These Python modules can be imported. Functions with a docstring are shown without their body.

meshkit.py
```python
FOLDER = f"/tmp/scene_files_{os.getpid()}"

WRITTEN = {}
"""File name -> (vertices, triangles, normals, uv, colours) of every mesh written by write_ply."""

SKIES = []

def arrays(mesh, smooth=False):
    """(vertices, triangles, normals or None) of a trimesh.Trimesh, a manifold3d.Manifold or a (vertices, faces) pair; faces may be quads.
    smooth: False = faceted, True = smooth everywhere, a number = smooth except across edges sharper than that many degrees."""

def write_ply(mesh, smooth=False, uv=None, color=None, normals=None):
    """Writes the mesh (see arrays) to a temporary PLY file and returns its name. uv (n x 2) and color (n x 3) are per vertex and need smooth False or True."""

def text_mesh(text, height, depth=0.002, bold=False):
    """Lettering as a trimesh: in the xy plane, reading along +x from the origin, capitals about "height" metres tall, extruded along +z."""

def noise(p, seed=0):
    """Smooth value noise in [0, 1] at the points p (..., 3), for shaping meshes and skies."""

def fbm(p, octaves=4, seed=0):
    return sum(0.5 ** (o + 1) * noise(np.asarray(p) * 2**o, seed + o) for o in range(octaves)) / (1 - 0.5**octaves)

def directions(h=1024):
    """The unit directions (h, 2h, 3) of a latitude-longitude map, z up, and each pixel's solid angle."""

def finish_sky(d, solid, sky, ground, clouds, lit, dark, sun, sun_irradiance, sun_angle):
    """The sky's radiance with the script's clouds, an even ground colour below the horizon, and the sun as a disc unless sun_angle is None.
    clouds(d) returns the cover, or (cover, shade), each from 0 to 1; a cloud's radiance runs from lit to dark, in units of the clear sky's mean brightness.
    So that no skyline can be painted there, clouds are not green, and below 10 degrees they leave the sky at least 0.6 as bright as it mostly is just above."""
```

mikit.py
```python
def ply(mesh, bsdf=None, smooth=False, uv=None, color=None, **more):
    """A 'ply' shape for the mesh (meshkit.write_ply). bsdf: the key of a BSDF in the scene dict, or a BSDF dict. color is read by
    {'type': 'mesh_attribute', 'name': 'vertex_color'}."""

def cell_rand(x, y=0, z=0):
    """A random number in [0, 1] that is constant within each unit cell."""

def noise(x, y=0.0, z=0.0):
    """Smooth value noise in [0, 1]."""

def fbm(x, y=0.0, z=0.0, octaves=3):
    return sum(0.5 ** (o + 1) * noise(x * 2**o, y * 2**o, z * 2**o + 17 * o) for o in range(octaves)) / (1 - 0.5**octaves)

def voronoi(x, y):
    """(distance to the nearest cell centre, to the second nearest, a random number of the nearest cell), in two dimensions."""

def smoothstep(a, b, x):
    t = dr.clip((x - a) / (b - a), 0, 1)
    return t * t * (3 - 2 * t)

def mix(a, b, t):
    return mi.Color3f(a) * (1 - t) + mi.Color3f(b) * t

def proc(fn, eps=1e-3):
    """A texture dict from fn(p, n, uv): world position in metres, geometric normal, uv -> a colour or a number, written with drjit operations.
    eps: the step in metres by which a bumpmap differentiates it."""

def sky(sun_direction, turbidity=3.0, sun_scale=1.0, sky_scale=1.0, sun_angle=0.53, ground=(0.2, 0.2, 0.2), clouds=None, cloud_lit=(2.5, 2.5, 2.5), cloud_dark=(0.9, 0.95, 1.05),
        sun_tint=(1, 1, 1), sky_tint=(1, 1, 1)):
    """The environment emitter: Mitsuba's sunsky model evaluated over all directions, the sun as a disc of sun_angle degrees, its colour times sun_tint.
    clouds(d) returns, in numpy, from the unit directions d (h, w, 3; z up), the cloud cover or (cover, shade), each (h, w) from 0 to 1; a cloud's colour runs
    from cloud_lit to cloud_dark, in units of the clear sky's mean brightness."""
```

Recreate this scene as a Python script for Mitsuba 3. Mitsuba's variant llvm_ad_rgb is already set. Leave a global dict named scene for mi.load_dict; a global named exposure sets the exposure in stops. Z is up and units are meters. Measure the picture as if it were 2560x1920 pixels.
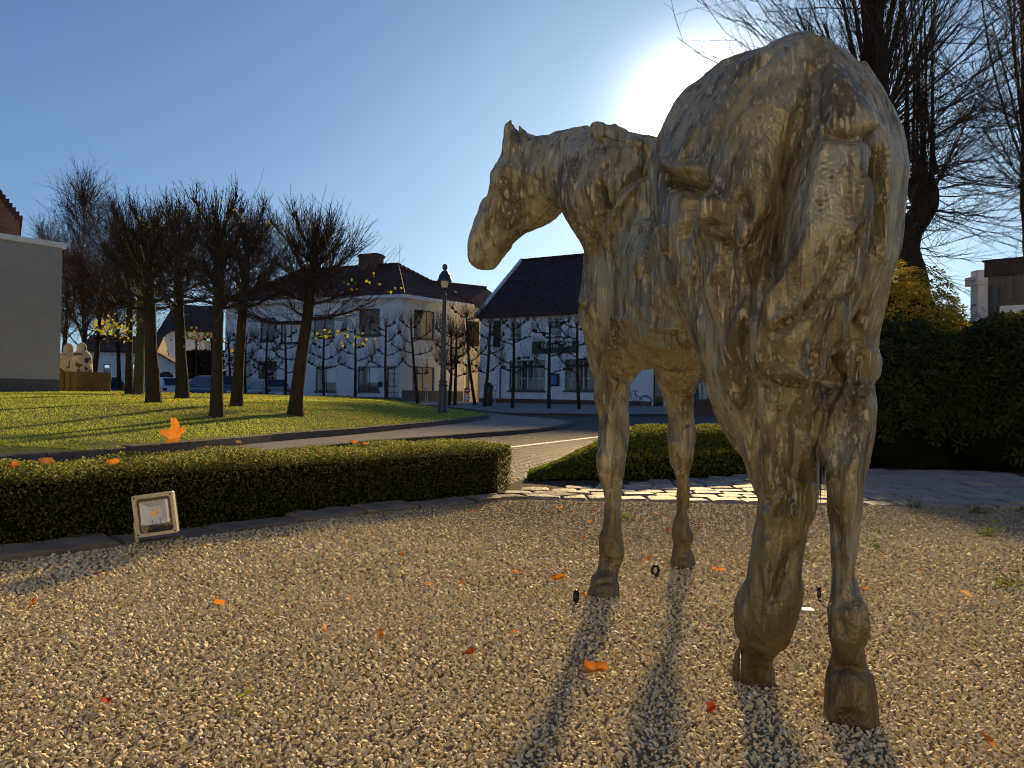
import math, numpy as np, trimesh, shapely.geometry as sg, mitsuba as mi, drjit as dr, mikit, meshkit
from scipy import ndimage
from scipy.spatial import cKDTree, ConvexHull
T = mi.ScalarTransform4f
scene, labels = {}, {}
# ------------------------------------------------------------------ camera, sun, sky, exposure
FPX = 1990.0; EYE = np.array([0, 0, .8]); PITCH = math.radians(.72); ROLL = math.radians(.9)   # FPX: focal length for a 2560 px wide frame
_f = np.array([0, math.cos(PITCH), math.sin(PITCH)]); _u0 = np.array([0, -math.sin(PITCH), math.cos(PITCH)]); _r0 = np.array([1., 0, 0])
CR = math.cos(ROLL)*_r0+math.sin(ROLL)*_u0; CU = -math.sin(ROLL)*_r0+math.cos(ROLL)*_u0
def ray(x, y): return _f*FPX+CR*(x-1280.)-CU*(y-960.)
def at(x, y, d):
    r = ray(x, y); return EYE+r*(d/r[1])
def px(p):
    q = np.asarray(p)-EYE; z = q@_f
    return np.stack([1280+FPX*(q@CR)/z, 960-FPX*(q@CU)/z, z], -1)
scene['camera'] = {'type': 'perspective', 'fov_axis': 'x', 'fov': math.degrees(2*math.atan(1280/FPX)), 'near_clip': .05, 'far_clip': 4000.,
                   'to_world': T().look_at(origin=EYE.tolist(), target=(EYE+_f).tolist(), up=CU.tolist())}
SUN = ray(1772, 322); SUN = SUN/np.linalg.norm(SUN)
def sun_glow(d):
    """White glow painted into the sky round the sun for lens glare, slightly streaked."""
    th = np.degrees(np.arccos(np.clip(d@SUN, -1, 1))); n = meshkit.fbm(d*np.array([5, 5, 11]), 4)
    return .95*np.exp(-(th/3.4)**1.7)*(.9+.2*n), 0*th
scene['sky'] = mikit.sky(SUN.tolist(), turbidity=2.9, sun_scale=1.14, sky_scale=.57, sun_angle=2.0, sky_tint=(.60, .82, 1.22), sun_tint=(1.0, .965, .81), ground=(.12, .11, .09), clouds=sun_glow, cloud_lit=(34, 33, 31))
exposure = 2.6

# ------------------------------------------------------------------ helpers
class MB:
    """Collects pieces; mesh() makes them one mesh."""
    def __init__(s): s.v, s.f, s.n = [], [], 0
    def add(s, v, f):
        v = np.asarray(v, float); f = np.asarray(f, int)
        if f.shape[1] == 4: f = np.vstack([f[:, [0, 1, 2]], f[:, [0, 2, 3]]])
        s.v.append(v); s.f.append(f+s.n); s.n += len(v); return s
    def tm(s, m): return s.add(m.vertices, m.faces)
    def mesh(s): return trimesh.Trimesh(np.vstack(s.v), np.vstack(s.f), process=False)
    def box(s, lo, hi, M=None, bev=0):
        lo, hi = np.minimum(lo, hi), np.maximum(lo, hi)
        if bev:
            m = rbox(hi-lo, bev); v = m.vertices+(lo+hi)/2; f = m.faces
        else:
            v = np.array([[a, b, c] for a in (lo[0], hi[0]) for b in (lo[1], hi[1]) for c in (lo[2], hi[2])], float); f = BOXF
        return s.add(v if M is None else M(v), f)
    def tube(s, P, R, sides=6, cap=True):
        v, f = tubes(np.asarray(P, float)[None], np.broadcast_to(np.asarray(R, float), (len(P),))[None], sides)
        if cap:
            m = len(P); c = len(v); v = np.vstack([v, P[0], P[-1]]); i = np.arange(sides); j = (i+1) % sides; b = (m-1)*sides
            f = np.vstack([f, np.stack([j, i, i*0+c], 1), np.stack([b+i, b+j, i*0+c+1], 1)])
        return s.add(v, f)
    def lathe(s, prof, c, seg=20):
        prof = np.array(prof, float); m = len(prof); a = np.arange(seg)*2*np.pi/seg
        v = np.stack([c[0]+prof[:, :1]*np.cos(a), c[1]+prof[:, :1]*np.sin(a), c[2]+prof[:, 1:]+0*a], -1).reshape(-1, 3)
        i, j = np.meshgrid(np.arange(m-1), np.arange(seg), indexing='ij'); k = (j+1) % seg
        return s.add(v, np.stack([i*seg+j, i*seg+k, (i+1)*seg+k, (i+1)*seg+j], -1).reshape(-1, 4))
BOXF = np.array([[0, 1, 3], [0, 3, 2], [4, 6, 7], [4, 7, 5], [0, 4, 5], [0, 5, 1], [2, 3, 7], [2, 7, 6], [0, 2, 6], [0, 6, 4], [1, 5, 7], [1, 7, 3]])
def rbox(size, b):
    h = np.asarray(size)/2; b = min(b, h.min()*.9)
    v = [(2*np.array(q)-1)*(h-b*(1-np.eye(3)[k])) for q in np.ndindex(2, 2, 2) for k in range(3)]
    return hull(np.array(v))
def hull(p):
    h = ConvexHull(p); f = h.simplices.copy(); c = p.mean(0)
    n = np.cross(p[f[:, 1]]-p[f[:, 0]], p[f[:, 2]]-p[f[:, 0]]); fl = ((p[f[:, 0]]-c)*n).sum(1) < 0; f[fl] = f[fl][:, ::-1]
    u, inv = np.unique(f, return_inverse=True)
    return trimesh.Trimesh(p[u], inv.reshape(-1, 3), process=False)
def tubes(C, R, sides=3):
    """Many tubes at once: C (n,m,3) centre lines, R (n,m) radii."""
    n, m, _ = C.shape
    t = np.gradient(C, axis=1); t /= np.linalg.norm(t, axis=2, keepdims=True)+1e-12
    ref = np.where(np.abs((C[:, -1]-C[:, 0])[:, 2:]) < .75*np.linalg.norm(C[:, -1]-C[:, 0], axis=1)[:, None], [0, 0, 1.], [1., .13, 0]); a = np.cross(t, ref[:, None]); a /= np.linalg.norm(a, axis=2, keepdims=True)+1e-12
    b = np.cross(t, a); g = np.arange(sides)*2*np.pi/sides
    v = C[:, :, None]+R[:, :, None, None]*(np.cos(g)[:, None]*a[:, :, None]+np.sin(g)[:, None]*b[:, :, None])
    k, i, j = np.meshgrid(np.arange(n), np.arange(m-1), np.arange(sides), indexing='ij'); l = (j+1) % sides; o = (k*m+i)*sides
    f = np.stack([o+j, o+l, o+sides+l, o+sides+j], -1).reshape(-1, 4)
    return v.reshape(-1, 3), np.vstack([f[:, [0, 1, 2]], f[:, [0, 2, 3]]])
def num(name):
    k = name; i = 0; used = num.used
    while k in used: i += 1; k = f'{name}_{i:03d}'
    used.add(k); return k
num.used = set()
def thing(name, label, cat, group=None, kind=None):
    k = num(name); labels[k] = {'label': label, **({'category': cat} if cat else {}), **({'group': group} if group else {}), **({'kind': kind} if kind else {})}
    return k
def part(parent, name, mesh, bsdf, smooth=False, label=None, kind=None, **kw):
    k = num(parent+'__'+name); m = mesh.mesh() if isinstance(mesh, MB) else mesh
    scene[k] = mikit.ply(m, bsdf, smooth=smooth, **kw)
    if label or kind: labels[k] = {**({'label': label} if label else {}), **({'kind': kind} if kind else {})}
    return k
def solo(name, mesh, bsdf, label, cat, smooth=False, group=None, kind=None, **kw):
    k = thing(name, label, cat, group, kind); m = mesh.mesh() if isinstance(mesh, MB) else mesh
    scene[k] = mikit.ply(m, bsdf, smooth=smooth, **kw); return k
def unit(v): v = np.asarray(v, float); return v/np.linalg.norm(v)
def poly_solid(poly, depth): return trimesh.creation.extrude_polygon(poly, depth, engine='earcut')
class Plane:
    """A vertical wall: u along it, z up, w out of it towards the viewer's side."""
    def __init__(s, O, t):
        s.O = np.array([O[0], O[1], 0.]); s.t = unit([t[0], t[1], 0]); s.n = np.array([s.t[1], -s.t[0], 0])
    def M(s, v):
        v = np.asarray(v); return s.O+v[:, :1]*s.t+v[:, 1:2]*s.n+v[:, 2:]*np.array([0, 0, 1.])
    def uz(s, x, y):
        r = ray(x, y); k = ((s.O-EYE)@s.n)/(r@s.n); p = EYE+r*k; return (p-s.O)@s.t, p[2]
    def rect(s, x0, y0, x1, y1):
        u0, u1 = s.uz(x0, (y0+y1)/2)[0], s.uz(x1, (y0+y1)/2)[0]; z0, z1 = s.uz((x0+x1)/2, y1)[1], s.uz((x0+x1)/2, y0)[1]
        return u0, z0, u1, z1
    def wall(s, poly, thick, holes=()):
        g = sg.Polygon(poly)
        for h in holes: g = g.difference(sg.box(*h) if len(h) == 4 and np.isscalar(h[0]) else sg.Polygon(h))
        m = MB()
        for q in getattr(g, 'geoms', [g]):
            e = poly_solid(q, thick); v = e.vertices; m.add(s.M(np.stack([v[:, 0], v[:, 2]-thick, v[:, 1]], 1)), e.faces[:, ::-1])
        r = m.mesh(); r.fix_normals(); return r
noise = mikit.noise; fbm = mikit.fbm; mix = mikit.mix; sstep = mikit.smoothstep; proc = mikit.proc

# ------------------------------------------------------------------ materials
def pr(c, rough=.6, **k):
    base = c if isinstance(c, dict) else {'type': 'rgb', 'value': list(c)}
    return {'type': 'twosided', 'bsdf': {'type': 'principled', 'base_color': base, 'roughness': rough, **k}}
def bump(b, fn, scale, eps=2e-3):
    return {'type': 'twosided', 'bsdf': {'type': 'bumpmap', 'arbitrary': proc(fn, eps), 'scale': scale, 'nested': b['bsdf']}}
def mat(name, b): scene[name] = b; return name
def leafy(c, trans=.8, rough=.5):
    base = c if isinstance(c, dict) else {'type': 'rgb', 'value': list(c)}
    return {'type': 'principledthin', 'base_color': base, 'roughness': rough, 'diff_trans': trans, 'spec_trans': 0., 'eta': 1.4}
VC = {'type': 'mesh_attribute', 'name': 'vertex_color'}
def c_bronze(p, n, uv):
    w = 1.5*noise(p.x*4, p.y*4, p.z*4); a = fbm(p.x*5+3+w, p.y*5, p.z*2.2, 4); b = fbm(p.x*11+9, p.y*11+w, p.z*3.2, 4)
    s1 = fbm(p.x*150+3*w, p.y*150, p.z*11, 3); s2 = fbm(p.x*70+7, p.y*70+3*w, p.z*6, 3)
    c = mix((.215, .202, .132), (.29, .29, .215), sstep(.36, .62, a))
    c = mix(c, (.085, .070, .046), sstep(.42, .66, b)*.85)
    c = mix(c, (.048, .036, .022), sstep(.50, .72, s2)*.6)
    c = mix(c, (.50, .48, .37), sstep(.54, .76, s1)*.6)
    c = mix(c, (.31, .265, .14), sstep(.54, .78, fbm(p.x*9+31, p.y*9+5, p.z*3, 3))*.45)
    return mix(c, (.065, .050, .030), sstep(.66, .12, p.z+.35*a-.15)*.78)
def h_bronze(p, n, uv):
    w = noise(p.x*6, p.y*6, p.z*6)*3
    return fbm(p.x*110+w, p.y*110+w, p.z*26, 4)*.8+fbm(p.x*45+5, p.y*45, p.z*30, 3)*.7+.6*noise(p.x*240, p.y*240, p.z*140)
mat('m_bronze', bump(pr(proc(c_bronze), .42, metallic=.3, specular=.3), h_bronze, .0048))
mat('m_gravel', {'type': 'twosided', 'bsdf': {'type': 'principled', 'base_color': VC, 'roughness': .75, 'specular': .35}})
mat('m_soil', pr(proc(lambda p, n, uv: mix((.17, .14, .095), (.30, .25, .17), fbm(p.x*60, p.y*60, 0., 3))), .95, specular=.1))
mat('m_ground', pr(proc(lambda p, n, uv: mix((.06, .065, .03), (.11, .10, .06), fbm(p.x*.6, p.y*.6, 0., 4))), .95, specular=.1))
def setts(p, k=7.5):
    x = p.x*k*.8+.55*p.y*k*.3; y = p.y*k*.9
    row = dr.floor(y); u = x+.5*(row-2*dr.floor(row/2)); du = u-dr.floor(u); dv = y-row
    e = dr.minimum(dr.minimum(du, 1-du), dr.minimum(dv, 1-dv))
    return sstep(.02, .16, e), mikit.cell_rand(dr.floor(u), row, 1)
def c_road(p, n, uv):
    e, r = setts(p); return mix((.022, .021, .022), mix((.050, .050, .055), (.085, .082, .080), r), e)
mat('m_road', bump(pr(proc(c_road), .7, specular=.2), lambda p, n, uv: setts(p)[0]*.6+.3*setts(p)[1]+.3*noise(p.x*40, p.y*40), .018))
mat('m_path', bump(pr(proc(lambda p, n, uv: mix((.17, .155, .14), (.25, .23, .21), fbm(p.x*3, p.y*3, 0., 4)*.5+.5*noise(p.x*70, p.y*70))), .8, specular=.25), lambda p, n, uv: noise(p.x*120, p.y*120), .004))
mat('m_kerb', bump(pr(proc(lambda p, n, uv: mix((.06, .056, .05), (.12, .11, .10), fbm(p.x*9, p.y*9, p.z*9, 4))), .85, specular=.25), lambda p, n, uv: fbm(p.x*50, p.y*50, p.z*50, 3), .006))
mat('m_flag', bump(pr(proc(lambda p, n, uv: mix((.10, .088, .07), (.22, .195, .155), fbm(p.x*7, p.y*7, p.z*5, 4))), .8, specular=.3), lambda p, n, uv: fbm(p.x*30, p.y*30, p.z*60, 4), .012))
mat('m_cobble', bump(pr(proc(lambda p, n, uv: mix((.17, .155, .135), (.30, .27, .23), fbm(p.x*4, p.y*4, 1., 3)*.6+.4*mikit.cell_rand(p.x*4, p.y*4))), .7, specular=.25), lambda p, n, uv: fbm(p.x*45, p.y*45, p.z*45, 3), .007))
mat('m_joint', pr((.045, .04, .03), .95, specular=.1))
mat('m_lawn', bump(pr(proc(lambda p, n, uv: mix((.17, .20, .04), (.28, .29, .075), fbm(p.x*2.5, p.y*2.5, 0., 4))), .9, specular=.15), lambda p, n, uv: fbm(p.x*25, p.y*25, 0., 4), .05))
mat('m_grass', leafy(VC, 1.15, .4))
mat('m_bark', bump(pr(proc(lambda p, n, uv: mix((.026, .020, .013), (.060, .048, .031), fbm(p.x*14, p.y*14, p.z*4, 4))), .9, specular=.15), lambda p, n, uv: fbm(p.x*40, p.y*40, p.z*9, 3), .02))
mat('m_mossbark', bump(pr(proc(lambda p, n, uv: mix((.05, .045, .025), (.11, .105, .055), fbm(p.x*10, p.y*10, p.z*5, 4))), .9, specular=.15), lambda p, n, uv: fbm(p.x*40, p.y*40, p.z*9, 3), .02))
mat('m_twig', pr((.036, .026, .018), .75, specular=.3))
mat('m_reddish', pr((.075, .042, .030), .75, specular=.3))
mat('m_hedge', leafy(VC, 1.2, .22)); mat('m_core', pr((.008, .009, .004), .95, specular=.05))
mat('m_leafcol', leafy(VC, 1.0, .5))
def brickish(p, k=13.3):
    z = p.z*k; row = dr.floor(z); u = (p.x+p.y)*3.4+.5*(row-2*dr.floor(row/2)); e = dr.minimum(dr.minimum(z-row, row+1-z)/k, dr.minimum(u-dr.floor(u), dr.floor(u)+1-u)/3.4)
    return sstep(.002, .010, e), mikit.cell_rand(dr.floor(u), row, 3)
def c_white(p, n, uv): return mix((.74, .725, .69), (.87, .855, .82), fbm(p.x*1.3, p.y*1.3, p.z*.7, 4))
mat('m_whitebrick', bump(pr(proc(lambda p, n, uv: mix((.33, .32, .305), (.42, .405, .385), fbm(p.x*1.5, p.y*1.5, p.z*.8, 4)*.7+.3*brickish(p)[1])), .75, specular=.3), lambda p, n, uv: brickish(p)[0]+.5*brickish(p)[1]+.4*noise(p.x*60, p.y*60, p.z*60), .010))
mat('m_white', bump(pr(proc(c_white), .8, specular=.25), lambda p, n, uv: fbm(p.x*12, p.y*12, p.z*12, 3), .006))
mat('m_cream', bump(pr(proc(lambda p, n, uv: mix((.60, .55, .44), (.74, .69, .57), fbm(p.x*1.3, p.y*1.3, p.z*.7, 4))), .8, specular=.25), lambda p, n, uv: fbm(p.x*12, p.y*12, p.z*12, 3), .006))
mat('m_trim', pr((.72, .71, .68), .6)); mat('m_plinth', pr((.085, .088, .09), .8))
def c_brick(p, n, uv):
    e, r = brickish(p); return mix((.16, .13, .11), mix((.13, .062, .045), (.21, .10, .07), r), e)
mat('m_brick', bump(pr(proc(c_brick), .85, specular=.2), lambda p, n, uv: brickish(p)[0], .010))
def tiles(p):
    z = p.z*4.2; row = dr.floor(z); u = (p.x*.9-p.y*.45)*4.+.5*(row-2*dr.floor(row/2)); return z-row, mikit.cell_rand(dr.floor(u), row, 5), dr.abs(2*(u-dr.floor(u))-1)
def c_tile(p, n, uv):
    a, r, w = tiles(p); return mix((.055, .024, .018), (.13, .052, .036), r*.7+.3*fbm(p.x, p.y, p.z, 3))
mat('m_tile', bump(pr(proc(c_tile), .8, specular=.25), lambda p, n, uv: (1-tiles(p)[0])*.7+.3*tiles(p)[2]+.3*tiles(p)[1], .06, 4e-3))
mat('m_darktile', bump(pr(proc(lambda p, n, uv: mix((.040, .022, .017), (.085, .042, .030), tiles(p)[1]*.7+.3*fbm(p.x, p.y, p.z, 3))), .8, specular=.25), lambda p, n, uv: (1-tiles(p)[0])*.7+.3*tiles(p)[1], .05, 4e-3))
mat('m_glass', {'type': 'thindielectric'}); mat('m_room', pr((.10, .09, .08), .9))
mat('m_darkgreen', pr((.012, .028, .022), .4)); mat('m_signgreen', pr((.012, .060, .035), .35)); mat('m_signtext', pr((.62, .66, .58), .5))
mat('m_black', pr((.012, .012, .013), .35)); mat('m_iron', pr((.02, .02, .022), .3, metallic=.5)); mat('m_lamp', pr(proc(lambda p, n, uv: mix((.016, .022, .030), (.030, .038, .045), fbm(p.x*12, p.y*12, p.z*6, 3))), .38, specular=.6))
mat('m_milk', {'type': 'principledthin', 'base_color': {'type': 'rgb', 'value': [.78, .75, .68]}, 'roughness': .3, 'diff_trans': 1.0, 'spec_trans': 0., 'eta': 1.45})
mat('m_red', pr((.52, .018, .015), .4)); mat('m_paper', pr((.74, .74, .72), .6)); mat('m_metal', pr((.42, .43, .44), .35, metallic=.7)); mat('m_blue', pr((.07, .16, .38), .3))
mat('m_rust', pr(proc(lambda p, n, uv: mix((.06, .035, .014), (.15, .105, .030), fbm(p.x*3, p.y*3, p.z*.9, 4))), .8))
def c_stone(p, n, uv):
    return mix(mix((.30, .27, .22), (.40, .37, .31), fbm(p.x*6, p.y*6, p.z*6, 3)), (.06, .055, .045), sstep(.60, .66, fbm(p.x*5+2, p.y*5, p.z*5, 2)))
mat('m_sculpt', bump(pr(proc(c_stone), .85), lambda p, n, uv: fbm(p.x*20, p.y*20, p.z*20, 3), .03))
mat('m_wood', bump(pr(proc(lambda p, n, uv: mix((.085, .068, .052), (.20, .165, .13), fbm(p.x*30, p.y*30, p.z*2.2, 4))), .85, specular=.2), lambda p, n, uv: fbm(p.x*80, p.y*80, p.z*5, 3), .006))
mat('m_darkwood', pr(proc(lambda p, n, uv: mix((.03, .022, .016), (.06, .045, .033), fbm(p.x*12, p.y*12, p.z*2, 3))), .8))
mat('m_flood', pr(proc(lambda p, n, uv: mix((.33, .31, .25), (.42, .395, .32), fbm(p.x*30, p.y*30, p.z*30, 3))), .5)); mat('m_navy', pr((.006, .009, .022), .4, specular=.3))
mat('m_reflector', pr((.42, .50, .66), .4, metallic=.3)); mat('m_led', pr((.85, .42, .05), .4))
for nm, c in (('navy', (.02, .036, .095)), ('white', (.78, .79, .80)), ('slate', (.10, .135, .20)), ('grey', (.27, .29, .32))):
    mat('m_car'+nm, pr(c, .28, clearcoat=1.0, clearcoat_gloss=.95, metallic=.3 if nm != 'white' else 0.))
mat('m_carglass', pr((.008, .010, .014), .06, specular=.7)); mat('m_tyre', pr((.02, .02, .02), .8)); mat('m_taillight', pr((.30, .012, .012), .2))
# ------------------------------------------------------------------ the setting
def gnd(x, y, z=0.):
    """Point where the ray of a pixel meets the level z."""
    r = ray(x, y); return EYE+r*((z-EYE[2])/r[2])
def chain(pxs, z=0., step=.25):
    P = np.array([gnd(a, b, z)[:2] for a, b in pxs]); s = np.r_[0, np.cumsum(np.linalg.norm(np.diff(P, axis=0), axis=1))]
    t = np.linspace(0, s[-1], max(int(s[-1]/step), 2)+1); Q = np.stack([np.interp(t, s, P[:, k]) for k in (0, 1)], 1)
    for _ in range(int(.8/step)): Q[1:-1] = (Q[:-2]+2*Q[1:-1]+Q[2:])/4
    return Q
def resample(Q, n):
    s = np.r_[0, np.cumsum(np.linalg.norm(np.diff(Q, axis=0), axis=1))]; t = np.linspace(0, s[-1], n)
    return np.stack([np.interp(t, s, Q[:, k]) for k in (0, 1)], 1)
ZR, ZP = -.03, .05
LF = chain([(-700, 1265), (-300, 1206), (0, 1168), (250, 1149), (475, 1127), (700, 1102), (900, 1085), (1060, 1068), (1170, 1056), (1226, 1047), (1215, 1040)], ZP)
LB = chain([(-700, 985), (0, 997), (400, 1003), (700, 1007), (900, 1013), (1050, 1021), (1150, 1030), (1215, 1040)], ZP)
LAWN = sg.Polygon(np.vstack([LF, LB[::-1]]))
_bt = cKDTree(np.vstack([LF, LB])); _ft = cKDTree(LF)
def ss(a, b, x): t = np.clip((x-a)/(b-a), 0, 1); return t*t*(3-2*t)
def rise(y): return .10*ss(25, 60, y)
def lawn_z(X):
    s = _bt.query(X)[0]; n = meshkit.fbm(np.c_[X*.5, X[:, :1]*0], 3)-.5
    return ZP+.10+.38*(1-np.exp(-s/1.6))*(.12+.88*ss(7.4, 14.5, X[:, 1]))*(1-.9*ss(-4.8, -2.2, X[:, 0]))+.10*ss(4, 14, s)+n*.08*ss(0, 2, s)+.02*ss(0, .3, s)
import shapely
def surf(X):
    X = np.atleast_2d(X); ins = shapely.contains_xy(LAWN, X[:, 0], X[:, 1]); z = rise(X[:, 1]); z[ins] = lawn_z(X[ins]); return z
def hit(x, y):
    r = ray(x, y); r = r/r[1]; d = np.arange(3, 120, .03); P = EYE+r*d[:, None]; below = P[:, 2] < surf(P[:, :2]); i = np.argmax(below) if below.any() else len(d)-1
    return P[i]
def sheet(poly, z, curved=False):
    v, f = trimesh.creation.triangulate_polygon(sg.Polygon(poly), engine='earcut'); v = np.asarray(v)
    return trimesh.Trimesh(np.c_[v, (rise(v[:, 1]) if curved else 0*v[:, 1])+z], f, process=False)
def struct(name, mesh, m, label, **k): return solo(name, mesh, m, label, None, kind='structure', **k)
def grid(x0, x1, y0, y1, nx, ny, zf):
    X, Y = np.meshgrid(np.linspace(x0, x1, nx), np.linspace(y0, y1, ny), indexing='ij'); i, j = np.meshgrid(np.arange(nx-1), np.arange(ny-1), indexing='ij')
    q = np.stack([i*ny+j, (i+1)*ny+j, (i+1)*ny+j+1, i*ny+j+1], -1).reshape(-1, 4); X, Y = X.ravel(), Y.ravel()
    return np.c_[X, Y, zf(X, Y)], np.vstack([q[:, [0, 1, 2]], q[:, [0, 2, 3]]])
m = MB(); m.add([[-1500, -1500, -.12], [1500, -1500, -.12], [1500, 1500, -.12], [-1500, 1500, -.12]], [[0, 1, 2, 3]])
struct('ground', m, 'm_ground', 'flat earth reaching away beyond the houses to the horizon')
struct('road', trimesh.Trimesh(*grid(-70, 70, 6.2, 110, 40, 120, lambda x, y: ZR+rise(y)), process=False), 'm_road', 'dark stone sett road curving past the lawn towards the houses')
a, b = gnd(1270, 1119, ZR), gnd(1500, 1092, ZR); w = unit(np.cross(b-a, [0, 0, 1]))*.06; up = np.array([0, 0, .004])
part('road', 'marking', MB().add([a-w+up, a+w+up, b+w+up, b-w+up], [[0, 1, 2, 3]]), 'm_paper')
for x0, x1, y in ((905, 960, 1013), (975, 1015, 1013.5), (1022, 1090, 1015)):
    a, b = gnd(x0, y, .03), gnd(x1, y+.5, .03); w = np.array([0, .07, 0]); up = np.array([0, 0, .004+rise(a[1])-.06])
    a[2] = b[2] = ZR+rise(a[1])+.006
    part('road', 'marking', MB().add([a-w, b-w, b+w, a+w], [[0, 1, 2, 3]]), 'm_paper')
# footpath round the lawn, with its kerb
PF = chain([(-700, 1360), (-300, 1270), (0, 1215), (500, 1160), (900, 1113), (1100, 1098), (1200, 1089), (1300, 1082), (1400, 1071), (1434, 1062), (1425, 1055), (1380, 1050), (1320, 1045), (1240, 1037), (1150, 1028), (1050, 1019), (900, 1011.5), (700, 1006)], 0.)
struct('footpath', sheet(np.vstack([PF, [LB[0]]]).tolist(), ZP), 'm_path', 'grey paved footpath between the raised lawn and the road')
def kerb(owner, Q, z0, z1, width, unit_len, matn, seed, limit=300):
    rng = np.random.default_rng(seed); L = np.r_[0, np.cumsum(np.linalg.norm(np.diff(Q, axis=0), axis=1))]; n = int(L[-1]/unit_len)
    for i in range(min(n, limit)):
        s0, s1 = i*unit_len+.006, (i+1)*unit_len-.006; t = np.linspace(s0, s1, 4); P = np.stack([np.interp(t, L, Q[:, k]) for k in (0, 1)], 1)
        d = np.gradient(P, axis=0); d /= np.linalg.norm(d, axis=1)[:, None]; nn = np.c_[d[:, 1], -d[:, 0]]; dz = rng.normal(0, .004)
        A = P+nn*0; B = P-nn*width; b = .012; zz = rise(P[:, 1])[:, None]+dz
        rows = [np.c_[A, zz+z0], np.c_[A, zz+z1-b], np.c_[A-nn*b, zz+z1], np.c_[B, zz+z1], np.c_[B, zz+z0]]
        v = np.stack(rows, 1).reshape(-1, 3); k, j = np.meshgrid(np.arange(3), np.arange(5), indexing='ij'); jj = (j+1) % 5
        f = np.stack([k*5+j, k*5+jj, (k+1)*5+jj, (k+1)*5+j], -1).reshape(-1, 4)
        mb = MB().add(v, f[:, ::-1]); mb.add(v[:5], [[0, 1, 2], [0, 2, 3], [0, 3, 4]]); mb.add(v[-5:], [[0, 2, 1], [0, 3, 2], [0, 4, 3]])
        ms = mb.mesh(); ms.fix_normals(); part(owner, 'kerbstone', ms, matn)
kerb('footpath', PF, ZR-.1, ZP+.012, .14, 1.0, 'm_kerb', 1, 70)
LFr, LBr = resample(LF, 240), resample(LB, 240); nv = 110
vv = np.linspace(0, 1, nv)**1.6; P = (LFr[:, None]*(1-vv[None, :, None])+LBr[:, None]*vv[None, :, None]).reshape(-1, 2)
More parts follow.
